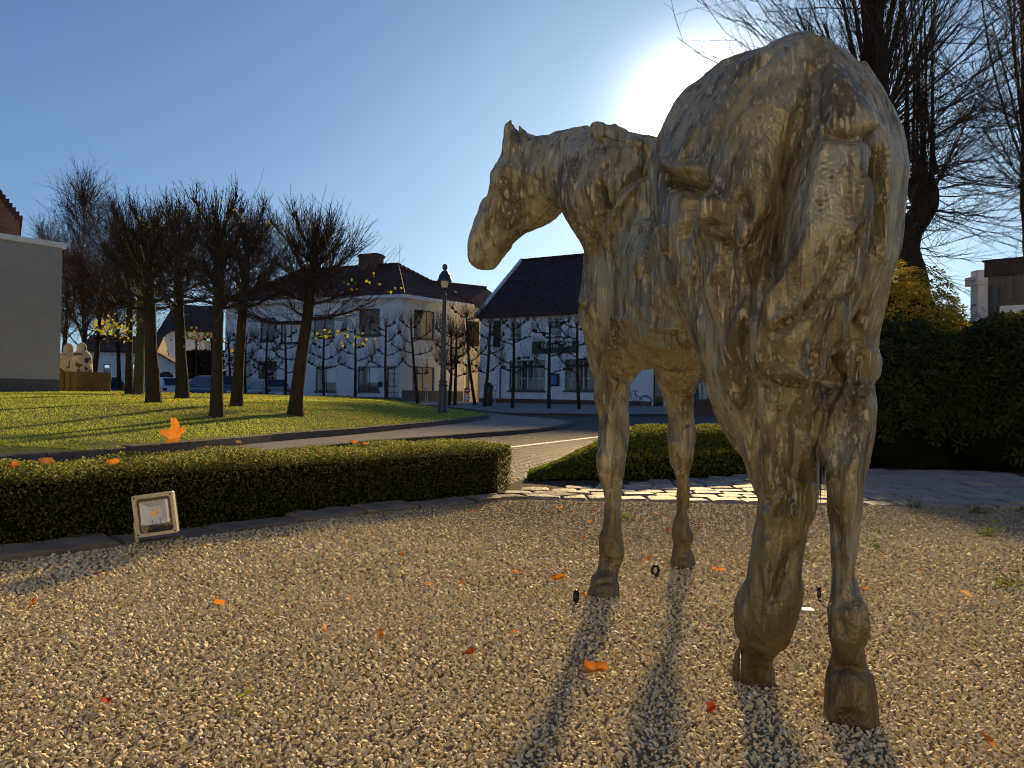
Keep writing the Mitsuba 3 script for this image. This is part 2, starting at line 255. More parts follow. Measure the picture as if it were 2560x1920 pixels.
i, j = np.meshgrid(np.arange(239), np.arange(nv-1), indexing='ij'); q = np.stack([i*nv+j, (i+1)*nv+j, (i+1)*nv+j+1, i*nv+j+1], -1).reshape(-1, 4)
struct('lawn', trimesh.Trimesh(np.c_[P, lawn_z(P)-.012], np.vstack([q[:, [0, 1, 2]], q[:, [0, 2, 3]]]), process=False), 'm_lawn', 'raised grassy mound edged with dark kerbstones under the pollarded trees', smooth=True)
kerb('lawn', LF, -.1, ZP+.115, .12, 1.0, 'm_kerb', 2, 60); kerb('lawn', LB[::-1], -.1, ZP+.115, .12, 1.0, 'm_kerb', 3, 30)
# grass blades on the lawn, most of them near
rng = np.random.default_rng(5); n = 210000
d = 8.2+32*rng.random(n)**1.7; X = np.c_[d*(-.70+.68*rng.random(n)), d]; X = X[shapely.contains_xy(LAWN, X[:, 0], X[:, 1])]
dirt = meshkit.fbm(np.c_[X*.45, X[:, :1]*0+4], 3); X = X[(dirt+rng.random(len(X))*.25) < .80]
n = len(X); z = lawn_z(X)-.012; sc = 1+X[:, 1]*.02; h = (.010+.018*rng.random(n))*sc; w = .0052*sc; a = rng.random(n)*6.283; lean = rng.normal(0, .5, (n, 2))*h[:, None]
B = np.c_[X, z-.005]; wv = np.c_[np.cos(a)*w, np.sin(a)*w, 0*a]; tip = B+np.c_[lean, h]
V = np.stack([B-wv, B+wv, tip], 1).reshape(-1, 3); dry = rng.random(n)[:, None]; pat = meshkit.fbm(np.c_[X*.35, X[:, :1]*0], 3)[:, None]
col = np.array([.27, .36, .05])*(1-dry*.5)+np.array([.50, .44, .12])*dry*.5; col = col*(.6+.9*pat)
solo('grass', trimesh.Trimesh(V, np.arange(3*n).reshape(-1, 3), process=False), 'm_grass', 'short green grass growing on the mound between the trees', 'grass', kind='stuff', color=np.repeat(col, 3, 0))
# fallen leaves on the lawn, too small and too many to count
def leaves(P, N, size, rng, col, fold=.25, spread=1.0, ratio=.55):
    """Rhombic leaf faces at P, facing roughly along N."""
    n = len(P); N = N+rng.normal(0, spread, (n, 3)); N /= np.linalg.norm(N, axis=1)[:, None]+1e-9
    a = rng.normal(0, 1, (n, 3)); a -= N*(a*N).sum(1)[:, None]; a /= np.linalg.norm(a, axis=1)[:, None]+1e-9; b = np.cross(N, a)
    s = (size*(.7+.6*rng.random(n)))[:, None]
    V = np.stack([P-a*s*.5, P+b*s*ratio*.5+N*s*fold*.5, P+a*s*.5, P-b*s*ratio*.5+N*s*fold*.5], 1).reshape(-1, 3); o = np.arange(n)*4
    F = np.vstack([np.stack([o, o+1, o+2], 1), np.stack([o, o+2, o+3], 1)])
    return trimesh.Trimesh(V, F, process=False), np.repeat(col, 4, 0)
n = 900; d = 15+22*rng.random(n); X = np.c_[d*(-.50+.36*rng.random(n)), d]; X = X[shapely.contains_xy(LAWN, X[:, 0], X[:, 1])]; n = len(X)
c = np.array([[.45, .33, .03], [.40, .20, .03], [.30, .22, .06]])[rng.integers(0, 3, n)]
ms, cc = leaves(np.c_[X, lawn_z(X)+.03], np.tile([0, 0, 1.], (n, 1)), np.full(n, .055), rng, c, .3, .6, .8)
solo('leaf_litter', ms, 'm_leafcol', 'yellow leaves scattered over the lawn beneath the pollarded trees', 'fallen leaves', kind='stuff', color=cc)

# ------------------------------------------------------------------ gravel
EDGE = np.array([[-4.2, 1.55], [-2.62, 3.28], [-1.40, 4.62], [-.72, 5.42], [-.05, 5.98], [.35, 6.04], [3.0, 5.98], [6.0, 5.9]])
def bedz(x, y): return .03*(meshkit.fbm(np.stack([x*1.6, y*1.6, 0*x], -1), 3)-.5)
BED = sg.Polygon(np.vstack([EDGE, [[6, -1.5], [-4.2, -1.5]]]))
struct('gravel_bed', trimesh.Trimesh(*grid(-5, 6.5, -2, 6.4, 140, 110, lambda x, y: bedz(x, y)-.012), process=False), 'm_soil', 'brown earth under the pale gravel around the horse', smooth=True)
rng = np.random.default_rng(11)
pts = []
for d0, d1, sp in ((1.45, 2.3, .0122), (2.3, 3.4, .0140), (3.4, 6.3, .0180)):
    xs = np.arange(-.69*d1, .70*d1, sp); ys = np.arange(d0, d1, sp); X, Y = np.meshgrid(xs, ys); p = np.stack([X.ravel(), Y.ravel()], 1)+rng.uniform(-.62, .62, (X.size, 2))*sp
    p = p[(np.abs(p[:, 0]) < .69*p[:, 1]+.05)]; pts.append(np.c_[p, np.full(len(p), sp)])
pts = np.vstack(pts); pts = pts[shapely.contains_xy(BED, pts[:, 0], pts[:, 1])]
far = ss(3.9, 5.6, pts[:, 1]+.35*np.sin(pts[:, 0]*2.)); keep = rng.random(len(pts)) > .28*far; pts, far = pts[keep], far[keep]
temp = []
for k in range(36):
    q = rng.normal(0, 1, (7, 3)); q /= np.linalg.norm(q, axis=1)[:, None]; q *= rng.uniform(.75, 1.1, (7, 1)); temp.append(hull(q*[1, rng.uniform(.6, .95), rng.uniform(.42, .7)]))
which = rng.integers(0, 36, len(pts)); VV, FF, CC, off = [], [], [], 0
pal = np.array([[.66, .57, .355], [.60, .53, .34], [.55, .49, .33], [.70, .63, .43], [.52, .44, .255], [.42, .39, .285]])
for k in range(36):
    I = np.nonzero(which == k)[0]; m = len(I); s = pts[I, 2]*rng.uniform(.52, .86, m)*(1-.25*far[I])
    e = rng.normal(0, 1, (m, 3, 3)); e = np.linalg.qr(e)[0]; fl = rng.random(m) < .85; an = rng.random(m)*6.283; til = rng.normal(0, .35, (m, 2))
    Rz = np.zeros((m, 3, 3)); Rz[:, 0, 0] = Rz[:, 1, 1] = np.cos(an); Rz[:, 0, 1] = -np.sin(an); Rz[:, 1, 0] = np.sin(an); Rz[:, 2, 2] = 1; Rz[:, 2, :2] = til; e[fl] = Rz[fl]
    v = np.einsum('nij,vj->nvi', e, temp[k].vertices)*s[:, None, None]; x, y = pts[I, 0], pts[I, 1]
    v += np.c_[x, y, bedz(x, y)+s*rng.uniform(.0, .6, m)-.004][:, None]
    t = len(temp[k].vertices); FF.append((temp[k].faces[None]+(off+np.arange(m)*t)[:, None, None]).reshape(-1, 3)); off += m*t
    c = pal[rng.choice(6, m, p=[.26, .24, .17, .14, .11, .08])]*rng.uniform(.86, 1.12, (m, 1))*(1-.50*far[I])[:, None]  # bush shade put into the colour of the back stones, partly darker gravel too
    VV.append(v.reshape(-1, 3)); CC.append(np.repeat(c, t, 0))
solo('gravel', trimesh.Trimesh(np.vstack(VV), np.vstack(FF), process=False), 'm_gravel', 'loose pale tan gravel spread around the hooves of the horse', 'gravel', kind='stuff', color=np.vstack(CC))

# ------------------------------------------------------------------ cobbled path behind the horse
struct('cobbled_path', MB().add([[-.1, 5.9, -.012], [9, 5.8, -.012], [9, 9.6, -.012], [.6, 9.2, -.012], [-.1, 6.9, -.012]], [[0, 1, 2], [0, 2, 3], [0, 3, 4]]), 'm_joint', 'path of worn grey cobbles with dark joints behind the horse')
rng = np.random.default_rng(21); cob = []
for k in range(8):
    X, Y = np.meshgrid(np.array([-1, -.86, 0, .86, 1]), np.array([-1, -.84, 0, .84, 1])); r = np.maximum(np.abs(X), np.abs(Y)); z = -.006*(r > .9)-.003*r**2+rng.normal(0, .0015, X.shape); sc = 1-.10*rng.random()
    px_, py_ = X*(1-.05*np.abs(Y)**4)+rng.normal(0, .012, X.shape), Y*(1-.05*np.abs(X)**4)+rng.normal(0, .02, X.shape)
    v = np.c_[px_.ravel()*sc, py_.ravel()*sc, z.ravel()]; rim = [*range(5), *range(9, 25, 5), *range(23, 19, -1), *range(15, 0, -5)]; lowv = v[rim]*[1.02, 1.02, 0]-[0, 0, .06]
    f = [[i*5+j, i*5+j+1, i*5+j+6, i*5+j+5] for i in range(4) for j in range(4)]+[[rim[(i+1) % 16], rim[i], 25+i, 25+(i+1) % 16] for i in range(16)]
    cob.append(mikit.ply(MB().add(np.vstack([v, lowv]), f).mesh(), 'm_cobble', smooth=45))
y = 6.12; row = 0; ncob = 0
while y < 9.0:
    dep = rng.uniform(.20, .245); x = (.02 if y < 6.6 else .12+(y-6.6)*1.5)+rng.uniform(-.1, .1) if row < 20 else 0
    while x < min(5.4, .66*y+.3) and ncob < 298:
        wd = rng.uniform(.19, .29); k = num('cobbled_path__cobble'); ncob += 1
        scene[k] = {**cob[rng.integers(8)], 'to_world': T().translate([x+wd/2, y+dep/2+.012*math.sin(x*3)-.02*x, .012+rng.normal(0, .004)]).rotate([0, 0, 1], rng.normal(0, 3)).rotate([1, 0, 0], rng.normal(0, .9)).scale([wd/2-.005, dep/2-.006, 1])}
        x += wd
    y += dep; row += 1
# rough stone edging in front of the hedge
EG = np.array([[-4.0, 1.9], [-2.66, 3.36], [-1.40, 4.74], [-.72, 5.50], [-.05, 6.08], [.55, 6.32], [.95, 6.42]]); EG = resample(EG, 200)
edg = thing('stone_edging', 'row of rough flat stones edging the gravel below the long hedge', 'stone edging'); rng = np.random.default_rng(8)
cuts = np.r_[0, np.cumsum(rng.uniform(11, 21, 30))]; cuts = cuts[cuts < 199].astype(int)
for a, b in zip(cuts[:-1], cuts[1:]):
    if b-a < 5: continue
    t = np.linspace(a+.4, b-.4, 6); P = np.stack([np.interp(t, np.arange(200), EG[:, k]) for k in (0, 1)], 1); dr_ = unit(np.r_[P[-1]-P[0], 0])[:2]; nn = np.array([-dr_[1], dr_[0]]); wd = rng.uniform(.15, .22)
    A = P-nn*(.03+rng.normal(0, .014, (6, 1))); B = P+nn*(wd+rng.normal(0, .022, (6, 1))); th = rng.uniform(.008, .024); tl = rng.normal(0, .008)
    ring = np.vstack([A, B[::-1]]); zt = th+np.r_[np.full(6, 0), np.full(6, tl)]+rng.normal(0, .003, 12); c = ring.mean(0)
    top = np.c_[c+(ring-c)*.97, zt]; mid = np.c_[ring, zt-.012]; bot = np.c_[ring, np.full(12, -.05)]; v = np.vstack([top, mid, bot, [[*c, zt.mean()+.004]]]); f = []
    for i in range(12):
        j = (i+1) % 12; f += [[i, j, 36], [i+12, j+12, j], [i+12, j, i], [i+24, j+24, j+12], [i+24, j+12, i+12]]
    ms = MB().add(v, f).mesh(); ms.fix_normals(); part(edg, 'stone', ms, 'm_flag', smooth=35)
# ---------- implicit horse -------------
def nd(L):  # nodes (px,py,depth,r_px) -> world centre, radius
    return [(at(a,b,c),r*c/FPX) for a,b,c,r in L]
def field(chains, lo, hi, h, k):
    n=np.ceil((hi-lo)/h).astype(int)+1
    S=np.zeros(n,np.float32)
    ax=[lo[i]+h*np.arange(n[i]) for i in range(3)]
    for nodes,sy in chains:
        nodes=nd(nodes)
        P=np.array([p for p,_ in nodes]); R=np.array([r for _,r in nodes])[:,None]*np.array([1,max(1,sy),1])+8/k
        I0=np.maximum((((P-R).min(0)-lo)/h).astype(int),0); I1=np.minimum((((P+R).max(0)-lo)/h).astype(int)+2,n)
        D=np.full(I1-I0,1.,np.float32)
        for (a,ra),(b,rb) in (zip(nodes[:-1],nodes[1:]) if len(nodes)>1 else [(nodes[0],nodes[0])]):
            m=max(ra,rb)*np.array([1,max(1,sy),1])+8/k
            i0=np.maximum(((np.minimum(a,b)-m-lo)/h).astype(int),I0); i1=np.minimum(((np.maximum(a,b)+m-lo)/h).astype(int)+2,I1)
            if (i1<=i0).any(): continue
            X,Y,Z=np.meshgrid(*[ax[i][i0[i]:i1[i]] for i in range(3)],indexing='ij',sparse=True)
            q=np.array([1,1/sy,1]); g=(b-a)*q
            den=max((g**2).sum(),1e-9)
            u,v,w=X-a[0],(Y-a[1])/sy,Z-a[2]
            t=np.clip((u*g[0]+v*g[1]+w*g[2])/den,0,1)
            dd=np.sqrt((u-g[0]*t)**2+(v-g[1]*t)**2+(w-g[2]*t)**2)-(ra+(rb-ra)*t)
            sl=tuple(slice(i0[i]-I0[i],i1[i]-I0[i]) for i in range(3))
            D[sl]=np.minimum(D[sl],dd)
        sl=tuple(slice(I0[i],I1[i]) for i in range(3))
        S[sl]+=np.where(D<.9,np.exp(np.clip(-k*D,-30,12)),0).astype(np.float32)
    return S,ax
def surface_nets(V,lo,h):
    """V>0 inside. quads->tris."""
    n=np.array(V.shape)-1
    s=V>0
    c=[s[i:i+n[0],j:j+n[1],k:k+n[2]] for i in (0,1) for j in (0,1) for k in (0,1)]
    cnt=sum(x.astype(np.int8) for x in c)
    act=(cnt>0)&(cnt<8)
    idx=-np.ones(n,int); ii=np.argwhere(act); idx[act]=np.arange(len(ii))
    P=np.zeros((len(ii),3)); w=np.zeros(len(ii))
    corners=np.array([(i,j,k) for i in (0,1) for j in (0,1) for k in (0,1)])
    vals=[V[ii[:,0]+a,ii[:,1]+b,ii[:,2]+c_] for a,b,c_ in corners]
    for p in range(8):
        for q in range(p+1,8):
            if np.abs(corners[p]-corners[q]).sum()!=1: continue
            va,vb=vals[p],vals[q]; m=(va>0)!=(vb>0)
            t=np.where(m,va/np.where(m,va-vb,1),0)[:,None]
            P+=np.where(m[:,None],corners[p]+(corners[q]-corners[p])*t,0); w+=m
    P=lo+h*(ii+P/w[:,None])
    F=[]
    for axis in range(3):
        sl0=[slice(1,n[i]) for i in range(3)]; sl1=list(sl0)
        sl0[axis]=slice(0,n[axis]); sl1[axis]=slice(1,n[axis]+1)
        a=s[tuple(sl0)]; b=s[tuple(sl1)]
        u,v=[(1,2),(2,0),(0,1)][axis]
        for mask,flip in ((a&~b,False),(~a&b,True)):
            e=np.argwhere(mask)
            if not len(e): continue
            off=np.ones(3,int); off[axis]=0; e=e+off
            du=np.zeros(3,int); du[u]=1; dv=np.zeros(3,int); dv[v]=1
            g=lambda x: idx[x[:,0],x[:,1],x[:,2]]
            q=np.stack([g(e-du-dv),g(e-dv),g(e),g(e-du)],1)
            if flip: q=q[:,::-1]
            F.append(q)
    F=np.vstack(F)
    F=np.vstack([F[:,[0,1,2]],F[:,[0,2,3]]])
    return P,F
HORSE=[
 # croup
 ([(1985,258,2.15,142),(1890,292,2.25,150),(1800,350,2.35,148),(1745,425,2.42,118)],1.0),
 ([(1985,258,2.15,142),(2075,330,2.15,148),(2090,470,2.1,138)],1.0),
 ([(1985,300,2.3,120),(1890,420,2.75,150)],1.0),
 # left thigh
 ([(1790,470,2.28,148),(1800,620,2.25,148),(1850,740,2.2,142),(1893,850,2.15,140),(1920,950,2.15,133),(1935,1005,2.15,122)],1.0),
 ([(1850,400,2.2,140),(1850,560,2.15,150),(1880,720,2.12,140),(1905,840,2.1,125)],1.0),
 ([(1910,380,2.1,130),(1905,560,2.06,142),(1925,720,2.05,128),(1935,860,2.06,110)],1.0),
 ([(1960,360,2.06,110),(1960,560,2.02,120),(1960,760,2.02,110)],1.0),
 # right thigh
 ([(2088,480,2.1,140),(2090,640,2.1,134),(2098,750,2.12,106),(2115,860,2.12,78),(2122,950,2.1,54),(2123,1034,2.05,52)],1.15),
 # left hind leg
 ([(1935,1005,2.15,118),(1949,1058,2.13,104),(1956,1107,2.12,93),(1962,1147,2.11,84),(1963,1200,2.1,74),(1964,1241,2.1,67),(1950,1322,2.12,63),(1939,1395,2.12,62),(1932,1464,2.12,67),(1915,1525,2.14,74),(1911,1560,2.17,68),(1903,1595,2.2,48),(1890,1625,2.24,38),(1883,1655,2.26,46),(1884,1690,2.28,52),(1884,1720,2.28,50)],1.0),
 # right hind leg
 ([(2123,1034,2.05,52),(2111,1099,2.02,54),(2110,1147,2.0,57),(2110,1200,1.98,48),(2111,1241,1.98,43),(2109,1322,1.98,35),(2106,1403,1.98,26),(2109,1444,1.98,26),(2113,1485,1.97,32),(2116,1525,1.96,42),(2122,1578,1.96,45),(2124,1625,1.98,32),(2121,1650,1.99,35),(2127,1708,2.0,54),(2127,1761,2.0,59),(2128,1796,2.0,60),(2128,1840,2.0,55)],1.1),
 # barrel
 ([(1850,560,2.45,170),(1779,680,2.75,190),(1690,660,3.0,165)],1.0),
 ([(1740,780,2.7,130),(1665,790,2.95,130),(1630,800,3.25,112)],1.0),
 # far right hip and flank bulges
 ([(2205,412,2.5,52),(2190,420,2.4,60)],1.0), ([(2195,580,2.45,45),(2170,640,2.4,55)],1.0),
 # shoulder
 ([(1600,500,3.05,130),(1585,600,3.15,110),(1572,700,3.15,112),(1548,757,3.15,98),(1532,815,3.18,64)],1.0),
 ([(1720,560,3.3,130),(1730,700,3.45,120),(1700,830,3.55,75),(1697,900,3.62,55)],1.0),
 # neck
 ([(1600,485,2.98,140),(1545,482,3.08,145),(1470,428,3.2,108),(1400,425,3.3,92),(1345,420,3.36,66)],.75),
 # head
 ([(1312,390,3.36,42),(1312,470,3.37,76),(1272,515,3.39,58),(1237,568,3.41,48),(1209,618,3.43,39),(1206,640,3.43,30)],.68),
 ([(1335,470,3.36,80),(1335,512,3.37,58),(1290,545,3.39,40),(1235,605,3.42,28),(1222,630,3.43,30)],.6),
 # brow, nose bump, ears
 ([(1243,438,3.33,13),(1262,440,3.3,16)],1.0), ([(1217,524,3.41,9),(1222,534,3.41,12)],1.0),
 ([(1292,368,3.33,20),(1272,330,3.32,13),(1270,316,3.32,9),(1277,301,3.32,3)],.7), ([(1318,355,3.42,18),(1304,331,3.42,10),(1297,313,3.42,3)],.7),
 # front left leg
 ([(1532,815,3.18,64),(1530,860,3.2,60),(1535,912,3.2,53),(1533,964,3.2,40),(1530,1000,3.2,38),(1535,1050,3.2,33),(1531,1100,3.18,33),(1527,1180,3.18,29),(1530,1212,3.2,21),(1532,1255,3.2,17),(1531,1320,3.2,19),(1527,1350,3.2,26),(1531,1387,3.22,29),(1524,1415,3.22,24),(1517,1440,3.2,24),(1508,1465,3.18,35),(1505,1490,3.18,38),(1505,1510,3.18,38)],1.15),
 # front right leg
 ([(1697,900,3.62,55),(1697,930,3.66,50),(1700,960,3.7,41),(1697,1009,3.72,29),(1703,1055,3.73,25),(1705,1107,3.73,31),(1705,1150,3.74,26),(1707,1200,3.76,15),(1706,1280,3.78,13),(1703,1318,3.78,21),(1707,1340,3.78,23),(1705,1365,3.79,17),(1705,1388,3.79,23),(1707,1410,3.79,28),(1707,1425,3.79,28)],1.15),
]
TAIL=[([(2052,190,2.02,20),(2080,240,1.93,46),(2125,278,1.88,46),(2180,298,1.885,26)],.6),
 ([(2095,240,1.98,60),(2098,360,1.9,84),(2090,480,1.87,92),(2072,580,1.86,94),(2035,680,1.86,92),(1995,770,1.87,88),(1965,845,1.89,82),(1985,900,1.9,80),(2010,925,1.9,58)],.55),
 ([(2085,700,1.98,80),(2050,830,1.96,72),(2040,900,1.95,52)],.55)]
MANE=[([(1492,324,3.0,23),(1535,336,2.95,26),(1600,364,2.85,22)],1.0)]
SPLIT={7,9}   # the right thigh and leg: a crease, not a web, between the two hind legs
def build(chains,h,k,pad=.06,split=()):
    pts=np.array([np.r_[p,r] for c,s in chains for p,r in nd(c)])
    lo=(pts[:,:3]-pts[:,3:]*1.2).min(0)-pad; hi=(pts[:,:3]+pts[:,3:]*1.2).max(0)+pad
    lo[2]=max(lo[2],-.04)
    V=None
    for g in ([[c for i,c in enumerate(chains) if i not in split],[chains[i] for i in (1,10,12,13,*split)]] if split else [chains]):
        S,_=field(g,lo,hi,h,k); v=np.clip(np.log(np.maximum(S,1e-20)),-20,20); V=v if V is None else np.maximum(V,v)
    return surface_nets(V,lo,h)
# (height m, width m, pixels the chisel mark passes through)
MARKS=[
 (-.013,.022,[(1937,125),(1904,150),(1845,215),(1802,282),(1786,375)]),
 (.010,.03,[(1915,165),(1870,215),(1825,290),(1810,370)]),
 (-.04,.035,[(2035,178),(2024,228),(2013,270),(2014,299),(2000,350),(1986,400),(1990,439),(1973,502),(1952,586),(1930,662),(1889,772)]),
 (-.028,.06,[(1971,300),(1960,417),(1940,502),(1920,586),(1895,650),(1862,755)]),
 (-.04,.028,[(1655,432),(1684,460),(1727,470),(1766,452)]),
 (-.03,.045,[(1718,485),(1712,544),(1700,610)]),
 (.024,.055,[(1790,490),(1770,560)]), (-.02,.025,[(1849,472),(1865,540)]),
 (.02,.035,[(1655,400),(1700,425),(1750,425)]),
 (.014,.04,[(1665,560),(1668,640)]), (-.012,.03,[(1700,640),(1720,720),(1750,800)]),
 (-.012,.03,[(1835,560),(1815,650),(1830,760)]),
 (.012,.035,[(1800,640),(1770,720),(1800,800)]),
 (-.016,.025,[(2048,320),(2085,332),(2127,345),(2161,338),(2195,340)]),
 (-.035,.026,[(2189,335),(2193,400),(2194,460),(2190,565),(2178,629)]),
 (.012,.03,[(2212,330),(2216,430),(2212,540),(2205,640)]),
 (-.018,.03,[(2172,560),(2130,635),(2092,690),(2040,737),(2010,765)]),
 (.014,.022,[(2063,712),(2010,755),(1970,785),(1929,812)]),
 (-.02,.022,[(2063,735),(2010,778),(1970,806),(1935,832)]),
 (-.016,.02,[(1884,785),(1862,815),(1856,863),(1862,936),(1874,968),(1880,1050),(1888,1107),(1892,1188)]),
 (-.025,.025,[(2094,895),(2094,930),(2063,973),(2022,990),(1975,977)]),
 (-.02,.04,[(2015,890),(2040,905)]), (.01,.025,[(1985,930),(2035,945),(2062,910)]),
 (-.014,.016,[(1868,928),(1880,960),(1872,1025),(1892,1123)]),
 (.012,.02,[(1800,905),(1815,960),(1850,1010)]), (-.01,.018,[(1835,900),(1850,960),(1845,1000)]),
 (.01,.022,[(1915,1010),(1930,1100),(1940,1180)]), (-.012,.02,[(1990,1010),(1995,1100),(1985,1190)]),
 (.012,.022,[(1912,1280),(1935,1290)]), (-.016,.018,[(1978,1226),(1958,1258),(1930,1304)]), (.012,.02,[(1985,1250),(1975,1290)]), (-.015,.014,[(1908,1262),(1940,1235),(1955,1215)]),
 (-.010,.016,[(1888,1403),(1895,1450),(1908,1501)]), (-.014,.024,[(1990,1363),(1965,1420),(1940,1480),(1921,1515)]),
 (.010,.02,[(1920,1340),(1930,1410),(1945,1440)]), (-.012,.016,[(1870,1605),(1900,1622),(1935,1626)]),
 (.010,.02,[(1860,1500),(1850,1560)]),
 (.010,.013,[(2108,1241),(2116,1363),(2122,1464)]), (-.010,.013,[(2092,1241),(2098,1363),(2098,1464)]),
 (.016,.02,[(2126,855),(2122,944),(2092,1025),(2068,1095)]), (-.024,.032,[(2104,871),(2092,960)]), (-.014,.022,[(2150,880),(2140,960),(2112,1030)]),
 (.012,.025,[(2150,1040),(2140,1110),(2120,1190)]), (-.012,.02,[(2085,1120),(2090,1180),(2100,1230)]),
 (.012,.016,[(2152,1500),(2160,1590)]), (-.012,.016,[(2090,1540),(2110,1590)]), (.012,.018,[(2110,1520),(2118,1550)]),
 (-.010,.02,[(2080,1672),(2120,1668),(2160,1678)]),
 (-.022,.022,[(1619,352),(1621,390),(1610,429),(1586,458)]), (-.014,.02,[(1607,417),(1562,465),(1532,501),(1508,546),(1490,600)]),
 (.014,.022,[(1612,440),(1575,480),(1545,520),(1525,565)]),
 (-.035,.032,[(1492,455),(1502,480),(1512,530)]), (.012,.02,[(1470,455),(1478,500),(1490,560)]),
 (-.03,.014,[(1530,585),(1526,612),(1522,645)]), (.012,.02,[(1548,590),(1548,650),(1545,700)]),
 (-.035,.04,[(1605,545),(1612,640),(1618,730)]), (-.02,.03,[(1640,560),(1645,650)]),
 (-.014,.013,[(1312,429),(1327,448),(1351,453),(1385,441),(1396,385),(1411,346)]),
 (-.012,.012,[(1330,455),(1334,495),(1327,531),(1300,561),(1262,585)]), (.01,.022,[(1300,490),(1310,520)]),
 (-.014,.014,[(1411,411),(1408,471),(1418,510)]), (.01,.02,[(1430,400),(1435,460),(1450,520)]),
 (-.012,.010,[(1184,618),(1190,610)]), (-.007,.007,[(1190,638),(1215,634),(1238,622)]), (-.012,.010,[(1234,450),(1258,446)]),
 (.008,.012,[(1235,480),(1222,540),(1205,580)]), (-.008,.014,[(1255,470),(1248,530),(1235,570)]),
 (-.012,.014,[(1500,352),(1530,358),(1585,366)]), (-.014,.012,[(1496,415),(1518,412)]),
 (.012,.02,[(1575,720),(1591,761),(1628,806),(1660,822),(1720,812)]), (-.014,.02,[(1565,760),(1590,800),(1630,835),(1690,845)]),
 (.010,.022,[(1600,850),(1650,865),(1700,870)]), (-.02,.03,[(1590,700),(1600,660)]),
 (.012,.018,[(1500,950),(1506,990)]), (.012,.014,[(1503,1080),(1505,1086)]), (.012,.014,[(1502,1185),(1506,1192)]),
 (.006,.010,[(1520,880),(1524,1000),(1522,1100),(1526,1200),(1530,1320)]), (-.006,.010,[(1546,960),(1545,1060),(1540,1170)]),
 (-.014,.014,[(1490,790),(1510,840),(1510,900)]), (.012,.02,[(1530,780),(1540,850),(1545,900)]), (.016,.02,[(1452,742),(1462,760)]),
 (-.010,.012,[(1505,1395),(1530,1402),(1552,1398)]), (-.01,.014,[(1480,1462),(1510,1452),(1540,1456)]),
 (.008,.012,[(1700,940),(1702,1050),(1706,1180)]), (-.008,.012,[(1714,960),(1716,1060)]),
]
def relax(P,F,n):
    return np.array(trimesh.smoothing.filter_taubin(trimesh.Trimesh(P,F,process=False),iterations=n).vertices)
def carve(meshes,marks):
    from scipy.spatial import cKDTree
    meshes=[(relax(P,F,5),F) for P,F in meshes]
    norm=[np.array(trimesh.Trimesh(P,F,process=False).vertex_normals) for P,F in meshes]
    A=np.vstack([P for P,_ in meshes]); N=np.vstack(norm)
    q=px(A); I=np.nonzero(((EYE-A)*N).sum(1)>0)[0]; T2=cKDTree(q[I,:2])
    disp=np.zeros(len(A))
    for amp,w,pts in marks:
        amp,w=(amp*1.5,w*.78) if amp<0 else (amp*1.3,w*.82)
        pts=np.array(pts,float); seg=np.r_[0,np.cumsum(np.linalg.norm(np.diff(pts,axis=0),axis=1))]
        s=np.arange(0,seg[-1]+.1,6.); c=np.stack([np.interp(s,seg,pts[:,k]) for k in (0,1)],1)
        _,j=T2.query(c,k=14)
        cand=I[j]; dep=np.min(q[cand,2],1)
        dep=ndimage.uniform_filter1d(dep,7,mode='nearest') if len(dep)>3 else dep
        a=np.array([EYE+ray(x,y)/FPX*d for (x,y),d in zip(c,dep)])
        d,near=cKDTree(a).query(A,distance_upper_bound=w*1.8)
        ok=np.nonzero(d<w*1.8)[0]; x=d[ok]/w
        e=np.clip(s/max(seg[-1],1),0,1); taper=np.clip(np.minimum(e,1-e)*4+.3,0,1) if len(s)>4 else np.ones(len(s))
        disp[ok]+=1.35*amp*np.exp(-np.abs(x)**1.5*1.9)*taper[near[ok]]
    # the clay was laid on in slabs and paddled flat: cells pressed towards a plane of their own, with an edge where two meet
    rg=np.random.default_rng(17); Wp=A+.035*(np.stack([meshkit.fbm(A*11+o,3) for o in (1.5,5.2,8.8)],-1)-.5); sc_=np.array([1,1,.55]); sd=A[rg.choice(len(A),900,replace=False)]
    keep=[0]
    for i in range(1,len(sd)):
        if np.min(np.linalg.norm((sd[keep]-sd[i])*sc_,axis=1))>(.050 if sd[i,2]>.75 and sd[i,0]>.3 else .026): keep.append(i)
    sd=sd[keep]; T4=cKDTree(sd*sc_); dd,ii=T4.query(Wp*sc_,k=4); one=ii[:,0]; cnt=np.maximum(np.bincount(one,minlength=len(sd)),1)[:,None]
    cen=np.stack([np.bincount(one,A[:,k],len(sd)) for k in range(3)],1)/cnt; nrm=np.stack([np.bincount(one,N[:,k],len(sd)) for k in range(3)],1); nrm/=np.linalg.norm(nrm,axis=1)[:,None]+1e-9
    big=np.clip((A[:,2]-.25)/.6,.3,1)[:,None]; big=big*(1-.6*np.clip((.32-A[:,:1])/.15,0,1))
    val=np.clip(-((A[:,None]-cen[ii])*nrm[ii]).sum(-1)*.85,-.013*big,.009*big)+rg.normal(0,.0030,len(sd))[ii]*big
    wt=np.exp(-(dd-dd[:,:1])/.0022); disp+=(val*wt).sum(1)/wt.sum(1)
    f=lambda s,o,seed: meshkit.fbm(A*np.array(s)+o,3,seed)-.5
    # chopped planes, lumps and clay strokes along the limbs
    disp+=f((14,14,7),3.1,1)*.007-np.abs(f((8,8,3.2),7.7,2))*.016-np.abs(f((22,22,7),2.7,4))*.008+f((70,70,16),1.3,3)*.004+.006
    out=[]; o=0
    for P,F in meshes:
        out.append((relax(P+N[o:o+len(P)]*disp[o:o+len(P),None],F,1),F)); o+=len(P)
    return out
